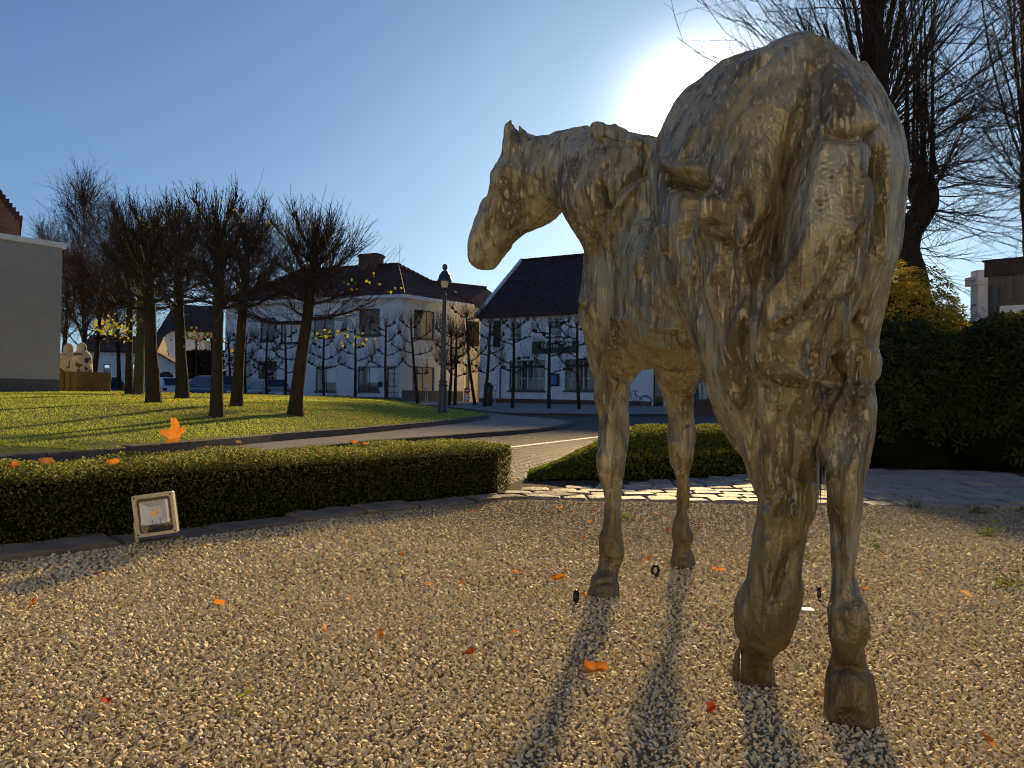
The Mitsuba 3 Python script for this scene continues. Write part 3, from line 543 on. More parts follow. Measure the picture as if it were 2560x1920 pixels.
# ------------------------------------------------------------------ the bronze horse
H_ = .0068
_b, _t, _m = carve([build(HORSE, H_, 38., split=SPLIT), build(TAIL, H_, 60.), build(MANE, H_, 70.)], MARKS)
hs = thing('horse_statue', 'weathered green brown bronze horse standing on the gravel with its head turned left', 'horse statue')
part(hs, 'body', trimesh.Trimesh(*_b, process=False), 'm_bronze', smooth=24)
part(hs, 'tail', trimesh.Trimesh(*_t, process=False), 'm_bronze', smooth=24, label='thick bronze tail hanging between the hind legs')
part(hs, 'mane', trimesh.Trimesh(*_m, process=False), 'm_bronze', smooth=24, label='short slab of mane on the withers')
# ------------------------------------------------------------------ hedges and shrubs
def hedge_pts(rng, n, A, B, wid, hz, round_):
    """Points and normals on a clipped hedge between A and B (front line), width behind it, height hz(t)."""
    A, B = np.array(A), np.array(B); L = np.linalg.norm(B-A); t_ = (B-A)/L; nn = np.array([-t_[1], t_[0]])
    t = rng.random(n)*L; g = rng.random(n); h = hz(t/L); per = 2*h+wid; s = g*per
    w = np.where(s < h, 0, np.where(s < h+wid, s-h, wid)); z = np.where(s < h, s, np.where(s < h+wid, h, per-s))
    N = np.where((s < h)[:, None], np.r_[-nn, 0], np.where((s < h+wid)[:, None], [0, 0, 1.], np.r_[nn, 0]))
    cw = w-wid/2; ex = np.maximum(np.abs(cw)-(wid/2-round_), 0); ez = np.maximum(z-(h-round_), 0); l = np.sqrt(ex**2+ez**2)+1e-9; k = np.where((ex > 0) & (ez > 0), round_/np.maximum(l, round_), 1)
    cw = np.where(ex > 0, np.sign(cw)*(wid/2-round_+ex*k), cw); z = np.where(ez > 0, (h-round_)+ez*k, z); w = cw+wid/2
    N = N+np.c_[np.sign(cw)[:, None]*nn*(ex/round_)[:, None], ez/round_]*.8
    return np.c_[A+t_*t[:, None]+nn*w[:, None], z], N/np.linalg.norm(N, axis=1)[:, None], t/L
GREENS = np.array([[.06, .08, .02], [.10, .115, .03], [.15, .15, .045], [.24, .22, .085], [.19, .13, .06]])
rng = np.random.default_rng(31)
hA, hB = np.array([-4.1, 1.75]), np.array([.10, 6.53]); ht = unit(np.r_[hB-hA, 0])[:2]; hn = np.array([-ht[1], ht[0]]); hA, hB = hA+hn*.14, hB+hn*.14
hg = thing('clipped_hedge', 'long low clipped hedge on the left with sunlit small leaved top', 'hedge')
z1 = lambda t: .385+.012*np.sin(t*23)+.01*np.sin(t*61)
P, N, t = hedge_pts(rng, 105000, hA, hB, .62, z1, .07)
endn = 9000; e = np.c_[np.zeros(endn), rng.random(endn)*.62, rng.random(endn)**.8*.38]; Pe = np.c_[hB+ht*e[:, :1]+hn*e[:, 1:2], e[:, 2]]; P = np.vstack([P, Pe]); N = np.vstack([N, np.tile(np.r_[ht, 0], (endn, 1))])
P = P-N*(rng.random(len(P))**1.5*.07-.016)[:, None]+rng.normal(0, .004, P.shape)+N*(.03*(meshkit.fbm(P*7, 2)-.5))[:, None]
P = P[P[:, 1] > 2.2] if False else P; N = N[:len(P)]
ms, cc = leaves(P, N*.7, np.full(len(P), .0155), rng, GREENS[rng.choice(5, len(P), p=[.3, .28, .2, .13, .09])]*np.where(P[:, 2:] > .335, [1.45, 1.55, 1.4], 1.), .25, .8, .6)  # top leaves tinted lighter: sunlight put into their colour
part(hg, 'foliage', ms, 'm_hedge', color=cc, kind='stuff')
c0, c1 = hA+hn*.07, hB+hn*.07-ht*.08; core = MB(); v = [[*(p+hn*w), z] for p in (c0, c1) for w in (0, .48) for z in (-.02, .315)]
core.add(v, BOXF); part(hg, 'core', core, 'm_core')
n = 800; P, N, t = hedge_pts(rng, n, hA, hB, .62, z1, .07); D = N*.4+rng.normal(0, .6, (n, 3)); D /= np.linalg.norm(D, axis=1)[:, None]; D[:, 2] = np.abs(D[:, 2])*.8
s = np.linspace(0, 1, 4); L = .03+.08*rng.random(n)**2; C = (P-N*.03)[:, None]+D[:, None]*(L[:, None]*s)[:, :, None]
part(hg, 'twigs', trimesh.Trimesh(*tubes(C, np.full((n, 4), .0010), 3), process=False), 'm_twig', kind='stuff')
# rounded hedge behind the front legs
g2 = thing('rounded_hedge', 'low rounded hedge seen between the front legs of the horse', 'hedge'); n = 60000
A, B = np.array([.12, 6.95]), np.array([3.6, 8.95]); t_ = unit(np.r_[B-A, 0])[:2]; nn = np.array([.08, 1.]); L = np.linalg.norm(B-A)
t = rng.random(n); hz = .05+.43*ss(-.03, .36, t)-.10*ss(.8, 1., t); a = np.pi*rng.random(n); wz = .22+.48*ss(0, .35, t)
prof = np.abs(np.cos(a))**.75*np.sign(np.cos(a)); P = np.c_[A+t_*(t*L)[:, None]+nn*(.7-prof*wz)[:, None], hz*np.sin(a)**.62]; N = np.c_[nn*(-np.cos(a))[:, None], np.sin(a)]
P += N*(.05*(meshkit.fbm(P*5, 3)-.5))[:, None]-N*(rng.random(n)**1.5*.09-.02)[:, None]
ms, cc = leaves(P, N*.7, np.full(n, .024), rng, GREENS[rng.choice(5, n, p=[.22, .30, .26, .17, .05])]*[1.15, 1.3, 1.0], .25, .8, .62); part(g2, 'foliage', ms, 'm_hedge', color=cc, kind='stuff')
cv = []; 
for k in range(14):
    tt = k/13; hh = .05+.43*ss(-.03, .36, tt)-.10*ss(.8, 1., tt); ww = .22+.48*ss(0, .35, tt)
    for j in range(9):
        aa = np.pi*j/8; pr_ = abs(math.cos(aa))**.75*np.sign(math.cos(aa)); cv.append([*(A+t_*tt*L+nn*(.7-pr_*ww*.82)), hh*.78*math.sin(aa)**.62-.01])
part(g2, 'core', MB().add(cv, [[i*9+j, (i+1)*9+j, (i+1)*9+j+1, i*9+j+1] for i in range(13) for j in range(8)]), 'm_core', smooth=True)
def shrub(name, label, c, rad, n, size, cols, seed, ratio=.35, clump=.22, spread=.55, tr='m_hedge', cat='shrub', bare=False):
    """Rounded bush: leaf clusters over lumpy ellipsoid lobes; c: centre on the ground, rad: (x, y, height)."""
    rng = np.random.default_rng(seed); k = thing(name, label, cat); m = n//6
    d = rng.normal(0, 1, (m, 3)); d[:, 2] = np.abs(d[:, 2])*.9-.15; d /= np.linalg.norm(d, axis=1)[:, None]
    lump = 1+clump*(meshkit.fbm(d*2.3+seed, 3)-.5)*2; P = np.array(c)+d*np.array(rad)*(lump*(1-.22*rng.random(m)**2))[:, None]; ok = P[:, 2] > .03; P, d = P[ok], d[ok]; m = len(P)
    ax = d*.7+np.array([0, 0, .35])+rng.normal(0, .35, (m, 3)); ax /= np.linalg.norm(ax, axis=1)[:, None]
    # a rosette of six leaves at every shoot tip
    th = np.arange(6)*1.05; e = np.cross(ax, rng.normal(0, 1, (m, 3))); e /= np.linalg.norm(e, axis=1)[:, None]; f = np.cross(ax, e)
    out = (np.cos(th)[None, :, None]*e[:, None]+np.sin(th)[None, :, None]*f[:, None])*.9+ax[:, None]*rng.uniform(-.1, .5, (m, 6, 1)); out /= np.linalg.norm(out, axis=2, keepdims=True)
    s = size*rng.uniform(.6, 1.25, (m, 6, 1)); side = np.cross(out, ax[:, None]); side /= np.linalg.norm(side, axis=2, keepdims=True)+1e-9; up = np.cross(side, out)
    b = P[:, None]+out*.01; V = np.stack([b, b+out*s*.55+side*s*ratio*.5+up*s*.06, b+out*s-up*s*.12, b+out*s*.55-side*s*ratio*.5+up*s*.06], 2).reshape(-1, 3); o = np.arange(m*6)*4
    F = np.vstack([np.stack([o, o+1, o+2], 1), np.stack([o, o+2, o+3], 1)]); col = np.array(cols)[rng.integers(0, len(cols), m)]*rng.uniform(.75, 1.25, (m, 1))
    part(k, 'foliage', trimesh.Trimesh(V, F, process=False), tr, color=np.repeat(col, 24, 0), kind='stuff')
    ic = trimesh.creation.icosphere(3); q = ic.vertices.copy(); l = 1+clump*(meshkit.fbm(q*2.3+seed, 3)-.5)*2; q = np.array(c)+q*np.array(rad)*(l*.80)[:, None]
    part(k, 'core', trimesh.Trimesh(q, ic.faces, process=False), 'm_core', smooth=True); return k
RH = [[.065, .080, .030], [.08, .10, .034], [.10, .11, .042], [.055, .07, .03]]
shrub('golden_shrub', 'tall rounded shrub with golden green leaves below the bare pollard', (5.45, 11.6, .9), (1.15, 1.1, 1.86), 30000, .075, [[.48, .36, .06], [.56, .40, .065], [.36, .30, .06], [.25, .25, .06]], 41, .42, tr='m_leafcol')
shrub('dark_shrub', 'dark evergreen shrub in deep shade left of the rhododendron', (4.95, 10.3, .6), (1.35, 1.2, 1.15), 24000, .085, RH, 42, .38)
shrub('rhododendron', 'large dark green rhododendron beside the cobbles at the right edge', (6.35, 9.75, .62), (1.5, 1.15, 1.22), 30000, .12, RH, 43, .30)
shrub('rhododendron', 'rhododendron with long sunlit leaves in front of the wooden shed', (7.5, 10.9, .9), (1.1, 1.0, 1.12), 12000, .12, [[.09, .13, .025], [.13, .16, .035]], 44, .30, tr='m_leafcol')
shrub('yew_hedge', 'black looking clipped yew between the golden shrub and the shed', (7.6, 13.6, 1.0), (1.5, .6, 1.42), 9000, .05, [[.012, .018, .010]], 45, .3, .12, cat='hedge')
# ------------------------------------------------------------------ trees
UP = np.array([0, 0, 1.])
def shoots(rng, B, D, L, r0, r1, m=5, lift=.5, wob=.06, arch=0.):
    """Curved shoots from B along D, bending towards UP by lift."""
    n = len(B); s = np.linspace(0, 1, m)[None, :, None]; D = D/np.linalg.norm(D, axis=1)[:, None]; L = L[:, None, None]
    C = B[:, None]+D[:, None]*L*s+UP*L*lift*s**2-UP*L*arch*s**3+np.cumsum(rng.normal(0, wob, (n, m, 3)), 1)*L*s/m**.5
    return C, np.asarray(r0).reshape(-1, 1)*(1-s[..., 0])+np.asarray(r1).reshape(-1, 1)*s[..., 0]
def dirs(rng, n, lo, hi):
    a = rng.random(n)*2*np.pi; e = np.radians(rng.uniform(lo, hi, n)); return np.c_[np.cos(a)*np.cos(e), np.sin(a)*np.cos(e), np.sin(e)]
def along(C, k, t):
    """Point k-th curve at fraction t."""
    m = C.shape[1]; u = t*(m-1); i = np.minimum(u.astype(int), m-2); w = (u-i)[:, None]
    return C[k, i]*(1-w)+C[k, i+1]*w, C[k, i+1]-C[k, i]
def trunk_mesh(pts, radii, rng, sides=12, rough=.06):
    pts = np.array(pts, float); radii = np.array(radii, float); s = np.r_[0, np.cumsum(np.linalg.norm(np.diff(pts, axis=0), axis=1))]
    t = np.linspace(0, s[-1], max(8, int(s[-1]/.18))); P = np.stack([np.interp(t, s, pts[:, k]) for k in range(3)], 1); R = np.interp(t, s, radii)
    for _ in range(2): P[1:-1] = (P[:-2]+2*P[1:-1]+P[2:])/4
    v, f = tubes(P[None], R[None], sides); c = np.repeat(P, sides, 0); n = (v-c); v = c+n*(1+rough*2*(meshkit.fbm(v*np.array([6, 6, 2.5]), 3)-.5)[:, None]*2)
    m = MB().add(v, f); m.add(np.vstack([v[-sides:], P[-1:]+[0, 0, R[-1]*.3]]), [[i, (i+1) % sides, sides] for i in range(sides)]); return m.mesh()
def knob(m, c, r, rng):
    ic = trimesh.creation.icosphere(2); v = ic.vertices*r*(1+.5*(meshkit.fbm(ic.vertices*2.5+rng.random(3)*9, 2)-.5))[:, None]; m.add(v+c, ic.faces)
LIME = [[.34, .36, .03], [.42, .34, .03], [.46, .28, .03], [.30, .33, .04]]
def leaf_clump(P, spread, n, size, rng, cols):
    P = np.repeat(np.array(P), n, 0)+rng.normal(0, 1, (len(P)*n, 3))*spread; c = np.array(cols)[rng.integers(0, len(cols), len(P))]*rng.uniform(.8, 1.15, (len(P), 1))
    return leaves(P, rng.normal(0, 1, P.shape), np.full(len(P), size), rng, c, .2, .3, .85)
def pollard(name, label, path, radii, ytop, ybot, rpx, seed, nl=15, nt=46, group=None, bark='m_bark', lf=(), twig='m_twig'):
    """Pollarded lime: path of pixels from the foot up the leader; crown between ybot and ytop, rpx wide."""
    rng = np.random.default_rng(seed); b = hit(*path[0]); d = b[1]; k = thing(name, label, 'tree', group)
    P = [b-[0, 0, .12]]+[at(x, y, d+rng.normal(0, .06)) for x, y in path[1:]]; P[0][:2] = b[:2]; sc = d/FPX
    R = np.array(radii)*sc; tm_ = MB().tm(trunk_mesh([P[0]]+[b+[0, 0, .14]]+P[1:], [R[0]*1.35, R[0]*1.05]+list(R[1:]), rng))
    part(k, 'trunk', tm_, bark, smooth=True)
    pts = np.array(P); zs = pts[:, 2]; z0, z1 = at(path[0][0], ybot, d)[2], at(path[0][0], ytop, d)[2]; H = z1-z0; rad = 1.18*rpx*sc
    zl = np.linspace(z0+.10*H, min(zs[-1], z0+.72*H), nl)+rng.normal(0, .02, nl); g = np.arange(nl)*2.4+rng.random()*6
    base = np.stack([np.interp(zl, zs, pts[:, i]) for i in range(3)], 1); t = (zl-zl[0])/(zl[-1]-zl[0]+1e-6)
    el = np.radians(2+42*t+rng.normal(0, 7, nl)); D = np.c_[np.cos(g)*np.cos(el), np.sin(g)*np.cos(el), np.sin(el)]
    LL = rad*(.72-.20*t)*rng.uniform(.8, 1.15, nl); C, RR = shoots(rng, base, D, LL, (.052-.015*t)*d/20, .016*d/20+0*t, 6, .25, .06)
    m = MB().add(*tubes(C, RR, 6))
    for c in C[:, -1]: knob(m, c, .036*d/20, rng)
    part(k, 'limbs', m, bark, smooth=True)
    n = nl*nt; kk = rng.integers(0, nl, n); f = rng.random(n)**.6; B, tg = along(C, kk, f); tg /= np.linalg.norm(tg, axis=1)[:, None]
    lead = rng.random(n) < .22; nb = lead.sum(); zz = rng.uniform(z0+.25*H, zs[-1], nb); B[lead] = np.stack([np.interp(zz, zs, pts[:, i]) for i in range(3)], 1); tg[lead] = dirs(rng, nb, 10, 60)
    DD = tg*.9+UP*(.02+.62*t[kk])[:, None]+rng.normal(0, .50, (n, 3)); L = rad*rng.uniform(.32, .80, n)*(.72+.28*t[kk]); L *= np.clip((z1-B[:, 2])/(.45*H), .4, 1.25)
    TC, TR = shoots(rng, B, DD, L, .0085*d/20, .0045*d/20, 5, .30, .10)
    n2 = n; k2 = rng.integers(0, n, n2); B2, t2 = along(TC, k2, rng.uniform(.2, .9, n2)); t2 /= np.linalg.norm(t2, axis=1)[:, None]+1e-9
    T2, R2 = shoots(rng, B2, t2+rng.normal(0, .55, (n2, 3)), L[k2]*rng.uniform(.25, .55, n2), .0058*d/20, .0036*d/20, 4, .15, .12)
    m = MB().add(*tubes(TC, TR, 3)); m.add(*tubes(T2, R2, 3)); part(k, 'twigs', m, twig, kind='stuff')
    if lf:
        ms, cc = None, None; Ps = [at(x, y, d+rng.normal(0, .3)) for x, y, c in lf]; mbs, ccs = MB(), []
        for p_, (x, y, c) in zip(Ps, lf):
            ms, cc = leaf_clump([p_], np.array([.16, .16, .10])*d/20, c, .085*d/20, rng, LIME); mbs.tm(ms); ccs.append(cc)
        part(k, 'leaves', mbs, 'm_leafcol', color=np.vstack(ccs), kind='stuff', label='last yellow leaves on the twigs')
    return k
LG = 'pollarded trees on the lawn'
pollard('pollard_tree', 'pollarded tree on the lawn nearest the street lamp, its trunk leaning right', [(738, 1036), (752, 900), (768, 800), (782, 690), (788, 610)], [17, 14.5, 14, 12, 7], 545, 835, 165, 51, 17, 56, LG, lf=[(800, 832, 14), (820, 842, 12), (870, 840, 14), (905, 852, 12), (915, 866, 10), (690, 560, 8), (720, 575, 8), (760, 560, 8), (890, 775, 8), (870, 715, 7), (920, 710, 5), (975, 730, 6), (770, 650, 8), (740, 640, 8), (700, 600, 12), (660, 590, 8)])
pollard('pollard_tree', 'straight pollarded tree with a wide goblet crown, nearest trunk on the lawn', [(541, 1040), (543, 900), (545, 800), (548, 690), (550, 580)], [16, 13.5, 13, 12, 7], 478, 820, 150, 52, 17, 56, LG, lf=[(560, 500, 9), (548, 560, 8), (590, 545, 7), (480, 530, 6), (470, 850, 16), (495, 835, 18), (515, 845, 18), (525, 855, 14), (545, 850, 8)])
pollard('pollard_tree', 'pollarded tree on the lawn just behind the widest goblet crown', [(591, 1014), (600, 880), (610, 740), (618, 640), (622, 580)], [14, 12, 11, 9, 6], 520, 815, 130, 53, 15, 46, LG, lf=[(690, 565, 10), (640, 590, 8)])
pollard('pollard_tree', 'pollarded tree with a thick dark trunk, left of the white parked car', [(384, 1006), (378, 880), (374, 760), (372, 680), (368, 600)], [18, 15, 14, 12, 7], 520, 800, 150, 54, 16, 52, LG, lf=[(260, 815, 16), (285, 810, 18), (310, 818, 16), (275, 800, 12), (330, 800, 14), (300, 835, 10), (315, 848, 9), (350, 760, 10), (390, 560, 7)])
pollard('pollard_tree', 'pollarded tree standing between the white car and the blue grey people carrier', [(456, 995), (452, 880), (448, 780), (446, 690), (444, 610)], [16, 13, 12, 11, 7], 500, 815, 130, 55, 15, 48, LG, lf=[(410, 540, 10), (440, 545, 8), (430, 560, 8), (400, 590, 6)])
pollard('pollard_tree', 'thin dark pollarded tree beside the mossy trunk at the back of the lawn', [(322, 984), (322, 900), (324, 800), (326, 690), (328, 620)], [9, 8, 8, 7, 5], 560, 800, 95, 56, 12, 36, LG)
pollard('pollard_tree', 'pollarded tree with a pale mossy trunk at the back of the lawn', [(345, 986), (350, 880), (352, 800), (350, 690), (350, 620)], [13, 11, 10, 8, 5], 550, 800, 105, 57, 12, 38, LG, bark='m_mossbark', lf=[(255, 825, 12), (360, 600, 8)])
# bare trees behind the left building
def bare_tree(name, label, foot, d, top, rad, r0, n1, n2, seed, lean=0., low=.25, el=(25, 70), bark='m_bark', twig='m_reddish', cat='tree', group=None):
    rng = np.random.default_rng(seed); k = thing(name, label, cat, group); b = at(*foot, d); b[2] = surf(b[:2])[0]-.1; tp = at(*top, d); H = tp[2]-b[2]
    path = [b, b+(tp-b)*.3+rng.normal(0, .05, 3), b+(tp-b)*.6+rng.normal(0, .08, 3), tp]; part(k, 'trunk', trunk_mesh(path, [r0, r0*.75, r0*.45, .012], rng, 9), bark, smooth=True)
    s = rng.uniform(low, .95, n1); pa = np.array(path); B = np.stack([np.interp(s, [0, .3, .6, 1], pa[:, i]) for i in range(3)], 1)
    C, R = shoots(rng, B, dirs(rng, n1, *el), rad*(1.15-s)*rng.uniform(.6, 1.2, n1), .30*r0*(1.1-s), .010+0*s, 6, .4, .08)
    m = MB().add(*tubes(C, R, 5)); part(k, 'limbs', m, bark, smooth=True)
    kk = rng.integers(0, n1, n2); Bt, tg = along(C, kk, rng.uniform(.15, 1, n2)); tg /= np.linalg.norm(tg, axis=1)[:, None]+1e-9
    T_, RT = shoots(rng, Bt, tg+rng.normal(0, .55, (n2, 3)), rad*rng.uniform(.15, .42, n2), .011, .006, 5, .2, .10)
    n3 = n2*2; k3 = rng.integers(0, n2, n3); B3, t3 = along(T_, k3, rng.uniform(.2, .95, n3)); T3, R3 = shoots(rng, B3, t3/(np.linalg.norm(t3, axis=1)[:, None]+1e-9)+rng.normal(0, .6, (n3, 3)), rad*rng.uniform(.06, .2, n3), .007, .005, 4, .1, .1)
    m = MB().add(*tubes(T_, RT, 3)); m.add(*tubes(T3, R3, 3)); part(k, 'twigs', m, twig, kind='stuff'); return k
bare_tree('bare_tree', 'tall slender bare tree rising behind the white brick building', (215, 985), 46, (212, 486), 4.6, .16, 60, 900, 61, low=.2, el=(35, 75))
bare_tree('bare_tree', 'bare tree at the far left whose thin tips show above the white coping', (128, 985), 50, (118, 560), 3.2, .14, 40, 500, 62, low=.25, el=(30, 70))
bare_tree('bare_tree', 'low spreading bare tree with a leaning trunk behind the two stone figures', (224, 985), 37, (262, 690), 3.6, .17, 46, 1000, 63, low=.42, el=(0, 50))
bare_tree('bare_tree', 'dense brown bare tree directly behind the stone figures', (160, 985), 40, (165, 640), 3.4, .16, 50, 1000, 64, low=.38, el=(0, 55))
bare_tree('bare_tree', 'slim bare tree showing through the crowns behind the thick dark trunk', (300, 985), 50, (290, 530), 3.6, .14, 46, 700, 65, low=.25, el=(25, 70))
# big pollards on the right
def big_pollard(name, label, d, trunk, radii, stems, fans, seed, ns=3, up=1.):
    """trunk: pixels from the foot; stems: (x0,y0,x1,y1,rpx) upright poles; fans: (x,y,n,length m,elevation range) bundles of long arching shoots."""
    rng = np.random.default_rng(seed); k = thing(name, label, 'tree', 'large bare pollards behind the horse'); sc = d/FPX
    P = [at(x, y, d) for x, y in trunk]; part(k, 'trunk', trunk_mesh(P, np.array(radii)*sc, rng, 16, .07), 'm_bark', smooth=True)
    Cs, Rs = [], []
    for x0, y0, x1, y1, r in stems:
        a, b = at(x0, y0, d+rng.normal(0, .15)), at(x1, y1, d+rng.normal(0, .7)); t = np.linspace(0, 1, 7)[:, None]; bow = rng.normal(0, .12, 3)
        Cs.append(a+(b-a)*t+bow*np.sin(np.pi*t)); Rs.append(.72*r*sc*(1-.6*t[:, 0]))
    C1, R1 = np.array(Cs), np.array(Rs); m = MB().add(*tubes(C1, R1, 7)); part(k, 'limbs', m, 'm_bark', smooth=True)
    m = MB(); allC = []
    for x, y, n, L, lo, hi, r in fans:
        B = np.tile(at(x, y, d), (n, 1))+rng.normal(0, .14, (n, 3)); C, R = shoots(rng, B, dirs(rng, n, lo, hi), L*rng.uniform(.5, 1.1, n), r*rng.uniform(.7, 1.2, n), .006+np.zeros(n), 7, .25*up, .07, .12); m.add(*tubes(C, R, 4)); allC.append(C)
    A = np.vstack(allC+[C1]); nA = len(A); n2 = nA*9
    kk = rng.integers(0, nA, n2); B, tg = along(A, kk, rng.uniform(.2, 1, n2)); tg /= np.linalg.norm(tg, axis=1)[:, None]+1e-9
    C2, R2 = shoots(rng, B, tg+rng.normal(0, .38, (n2, 3)), rng.uniform(.4, 1.5, n2), .0075, .004, 5, .12, .10); m.add(*tubes(C2, R2, 3))
    n3 = int(n2*1.5); kk = rng.integers(0, n2, n3); B, tg = along(C2, kk, rng.uniform(.2, 1, n3)); tg /= np.linalg.norm(tg, axis=1)[:, None]+1e-9
    C3, R3 = shoots(rng, B, tg+rng.normal(0, .5, (n3, 3)), rng.uniform(.2, .6, n3), .0042, .0028, 4, .05, .12); m.add(*tubes(C3, R3, 3)); part(k, 'twigs', m, 'm_twig', kind='stuff')
big_pollard('bare_pollard', 'largest bare pollard, with many upright stems, right above the rump of the horse', 16., [(2150, 1130), (2165, 800), (2185, 420), (2192, 300), (2190, 150), (2182, 0), (2176, -200)], [36, 33, 31, 32, 24, 19, 12],
    [(2185, 330, 2125, -60, 12), (2190, 320, 2225, -80, 15), (2195, 330, 2275, -60, 12), (2170, 330, 2060, 60, 9), (2175, 340, 1990, 20, 8), (2200, 340, 2330, -20, 9), (2190, 300, 2150, -150, 14), (2192, 240, 2246, -200, 11), (2180, 360, 2400, 60, 8), (2184, 300, 2095, -100, 9)],
    [(2185, 330, 60, 4.2, 8, 70, .022), (2188, 420, 46, 3.6, -5, 45, .018), (2186, 200, 34, 3.6, 20, 75, .018), (2180, 20, 26, 3.2, 20, 70, .016)], 71)
big_pollard('bare_pollard', 'bare pollard with a knobbly bent trunk and upright shoots, behind the golden shrub', 19., [(2290, 1060), (2292, 800), (2288, 700), (2262, 620), (2282, 560), (2318, 520), (2306, 470), (2300, 440)], [36, 34, 33, 30, 30, 30, 36, 30],
    [(2255+i*9, 450-abs(i-5)*3, 2240+i*11, -80+(i % 3)*40, 5.5) for i in range(11)]+[(2320, 500, 2440, 250, 5), (2280, 610, 2190, 470, 4)],
    [(2295, 470, 34, 3.2, -10, 40, .015), (2300, 520, 26, 3.4, -35, 15, .015), (2270, 620, 14, 2.4, -40, 20, .013), (2300, 450, 24, 3.4, 50, 88, .014)], 72)
big_pollard('bare_pollard', 'bare pollard cut by the right edge of the picture above the wooden shed', 18., [(2610, 1060), (2600, 800), (2592, 600), (2582, 480), (2576, 330), (2568, 100), (2560, -150)], [34, 32, 30, 28, 20, 14, 8],
    [(2580, 480, 2520, -60, 6), (2582, 470, 2480, 60, 5), (2578, 460, 2450, -40, 5), (2580, 420, 2600, -80, 7), (2575, 380, 2540, -100, 6)],
    [(2578, 470, 46, 3.6, -15, 60, .015), (2574, 300, 34, 3.2, 0, 65, .014), (2566, 100, 24, 3.0, 10, 65, .012)], 73)
# espalier trees in front of the houses
def espalier(x, y, topy, d, seed, label, lean=0, bushy=False, arms=4):
    rng = np.random.default_rng(seed); k = thing('espalier_tree', label, 'tree', 'trained bare trees in front of the houses'); b = gnd(x, y, .03); sc = d/FPX
    b = at(x, y, d); b[2] = rise(d)-.1; tp = at(x+lean, topy, d); H = tp[2]-b[2]; path = [b, b+(tp-b)*.5+rng.normal(0, .05, 3)*[1, 1, 0], tp]
    part(k, 'trunk', trunk_mesh(path, [.10, .075, .05], rng, 8, .1), 'm_bark', smooth=True)
    m, kn, sh, sd = MB(), [tp], [], []
    for i in range(arms):
        z = .46+.5*i/max(arms-1, 1); c = b+(tp-b)*z
        for sg_ in (-1, 1):
            L = rng.uniform(.6, 1.15)*(1.05-.3*i/arms); r = np.array([sg_*.98, rng.normal(0, .12), rng.uniform(.02, .35)]); t = np.linspace(0, 1, 6)[:, None]
            C = c+[0, 0, rng.normal(0, .12)]+r*L*t+UP*(rng.uniform(.15, .6)*L*t**2.2)+np.cumsum(rng.normal(0, .055, (6, 3)), 0)*t; m.tube(C, np.linspace(.034, .022, 6), 5); kn += [C[-1], C[4]+[0, 0, .03], C[2]]; sh += list(C[2:]); sd += [C[-1]]*3
    for c in kn: knob(m, c, rng.uniform(.045, .085), rng)
    part(k, 'limbs', m, 'm_bark', smooth=True)
    B = np.array(sh+sd+[tp]*8); n = len(B)*(7 if bushy else 3); B = B[rng.integers(0, len(B), n)]
    C, R = shoots(rng, B+rng.normal(0, .05, B.shape), UP*.9+rng.normal(0, .45 if bushy else .33, (n, 3)), rng.uniform(.35, 1.05, n)*(1.25 if bushy else .9), .008, .0045, 4, .2, .06)
    part(k, 'twigs', trimesh.Trimesh(*tubes(C, R, 3), process=False), 'm_reddish', kind='stuff')
ES = [(490, 1000, 858, 52, 'small trained tree left of the brown hedge block, half hidden by lawn trunks', 0, False, 2), (529, 1003, 850, 52, 'trained tree seen just left of the widest goblet crown trunk', 0, False, 3), (571, 1003, 850, 52, 'trained tree seen between the two middle lawn trunks', 0, False, 3), (615, 1003, 850, 50, 'trained tree directly behind the roof of the grey estate car', 0, False, 4),
      (668, 1005, 845, 50, 'trained tree over the middle of the grey estate car', 0, False, 4), (713, 1006, 835, 50, 'trained tree at the tail of the grey estate car', 0, False, 4), (811, 1007, 830, 48, 'trained tree by the left shop window of the corner house', 0, False, 4), (888, 1010, 828, 47, 'trained tree between the two shop windows of the corner house', 0, False, 4),
      (965, 1012, 815, 46, 'trained tree left of the glazed door of the corner house', 0, False, 4), (1045, 1012, 812, 46, 'trained tree leaning left before the right ground floor window of the corner house', -18, False, 4), (1122, 1022, 835, 44, 'bushy twiggy trained tree right beside the street lamp', 6, True, 4), (1137, 1020, 840, 45, 'second bushy trained tree right of the street lamp', 4, True, 4),
      (1188, 1010, 790, 48, 'thick leaning trunk behind the red traffic sign', -22, True, 2), (1210, 1026, 812, 42, 'trained tree leaning right before the dark bin at the restaurant corner', 16, False, 4), (1281, 1028, 815, 40, 'trained tree before the left end of the large restaurant window', 3, False, 4), (1372, 1029, 815, 40, 'trained tree crossing the left half of the green shop sign', 3, False, 4), (1448, 1030, 812, 40, 'trained tree at the right end of the green shop sign', -5, False, 4)]
for i, (x, y, ty, d, lb, ln, bu, ar) in enumerate(ES): espalier(x, y, ty, d, 80+i, lb, ln, bu, ar)
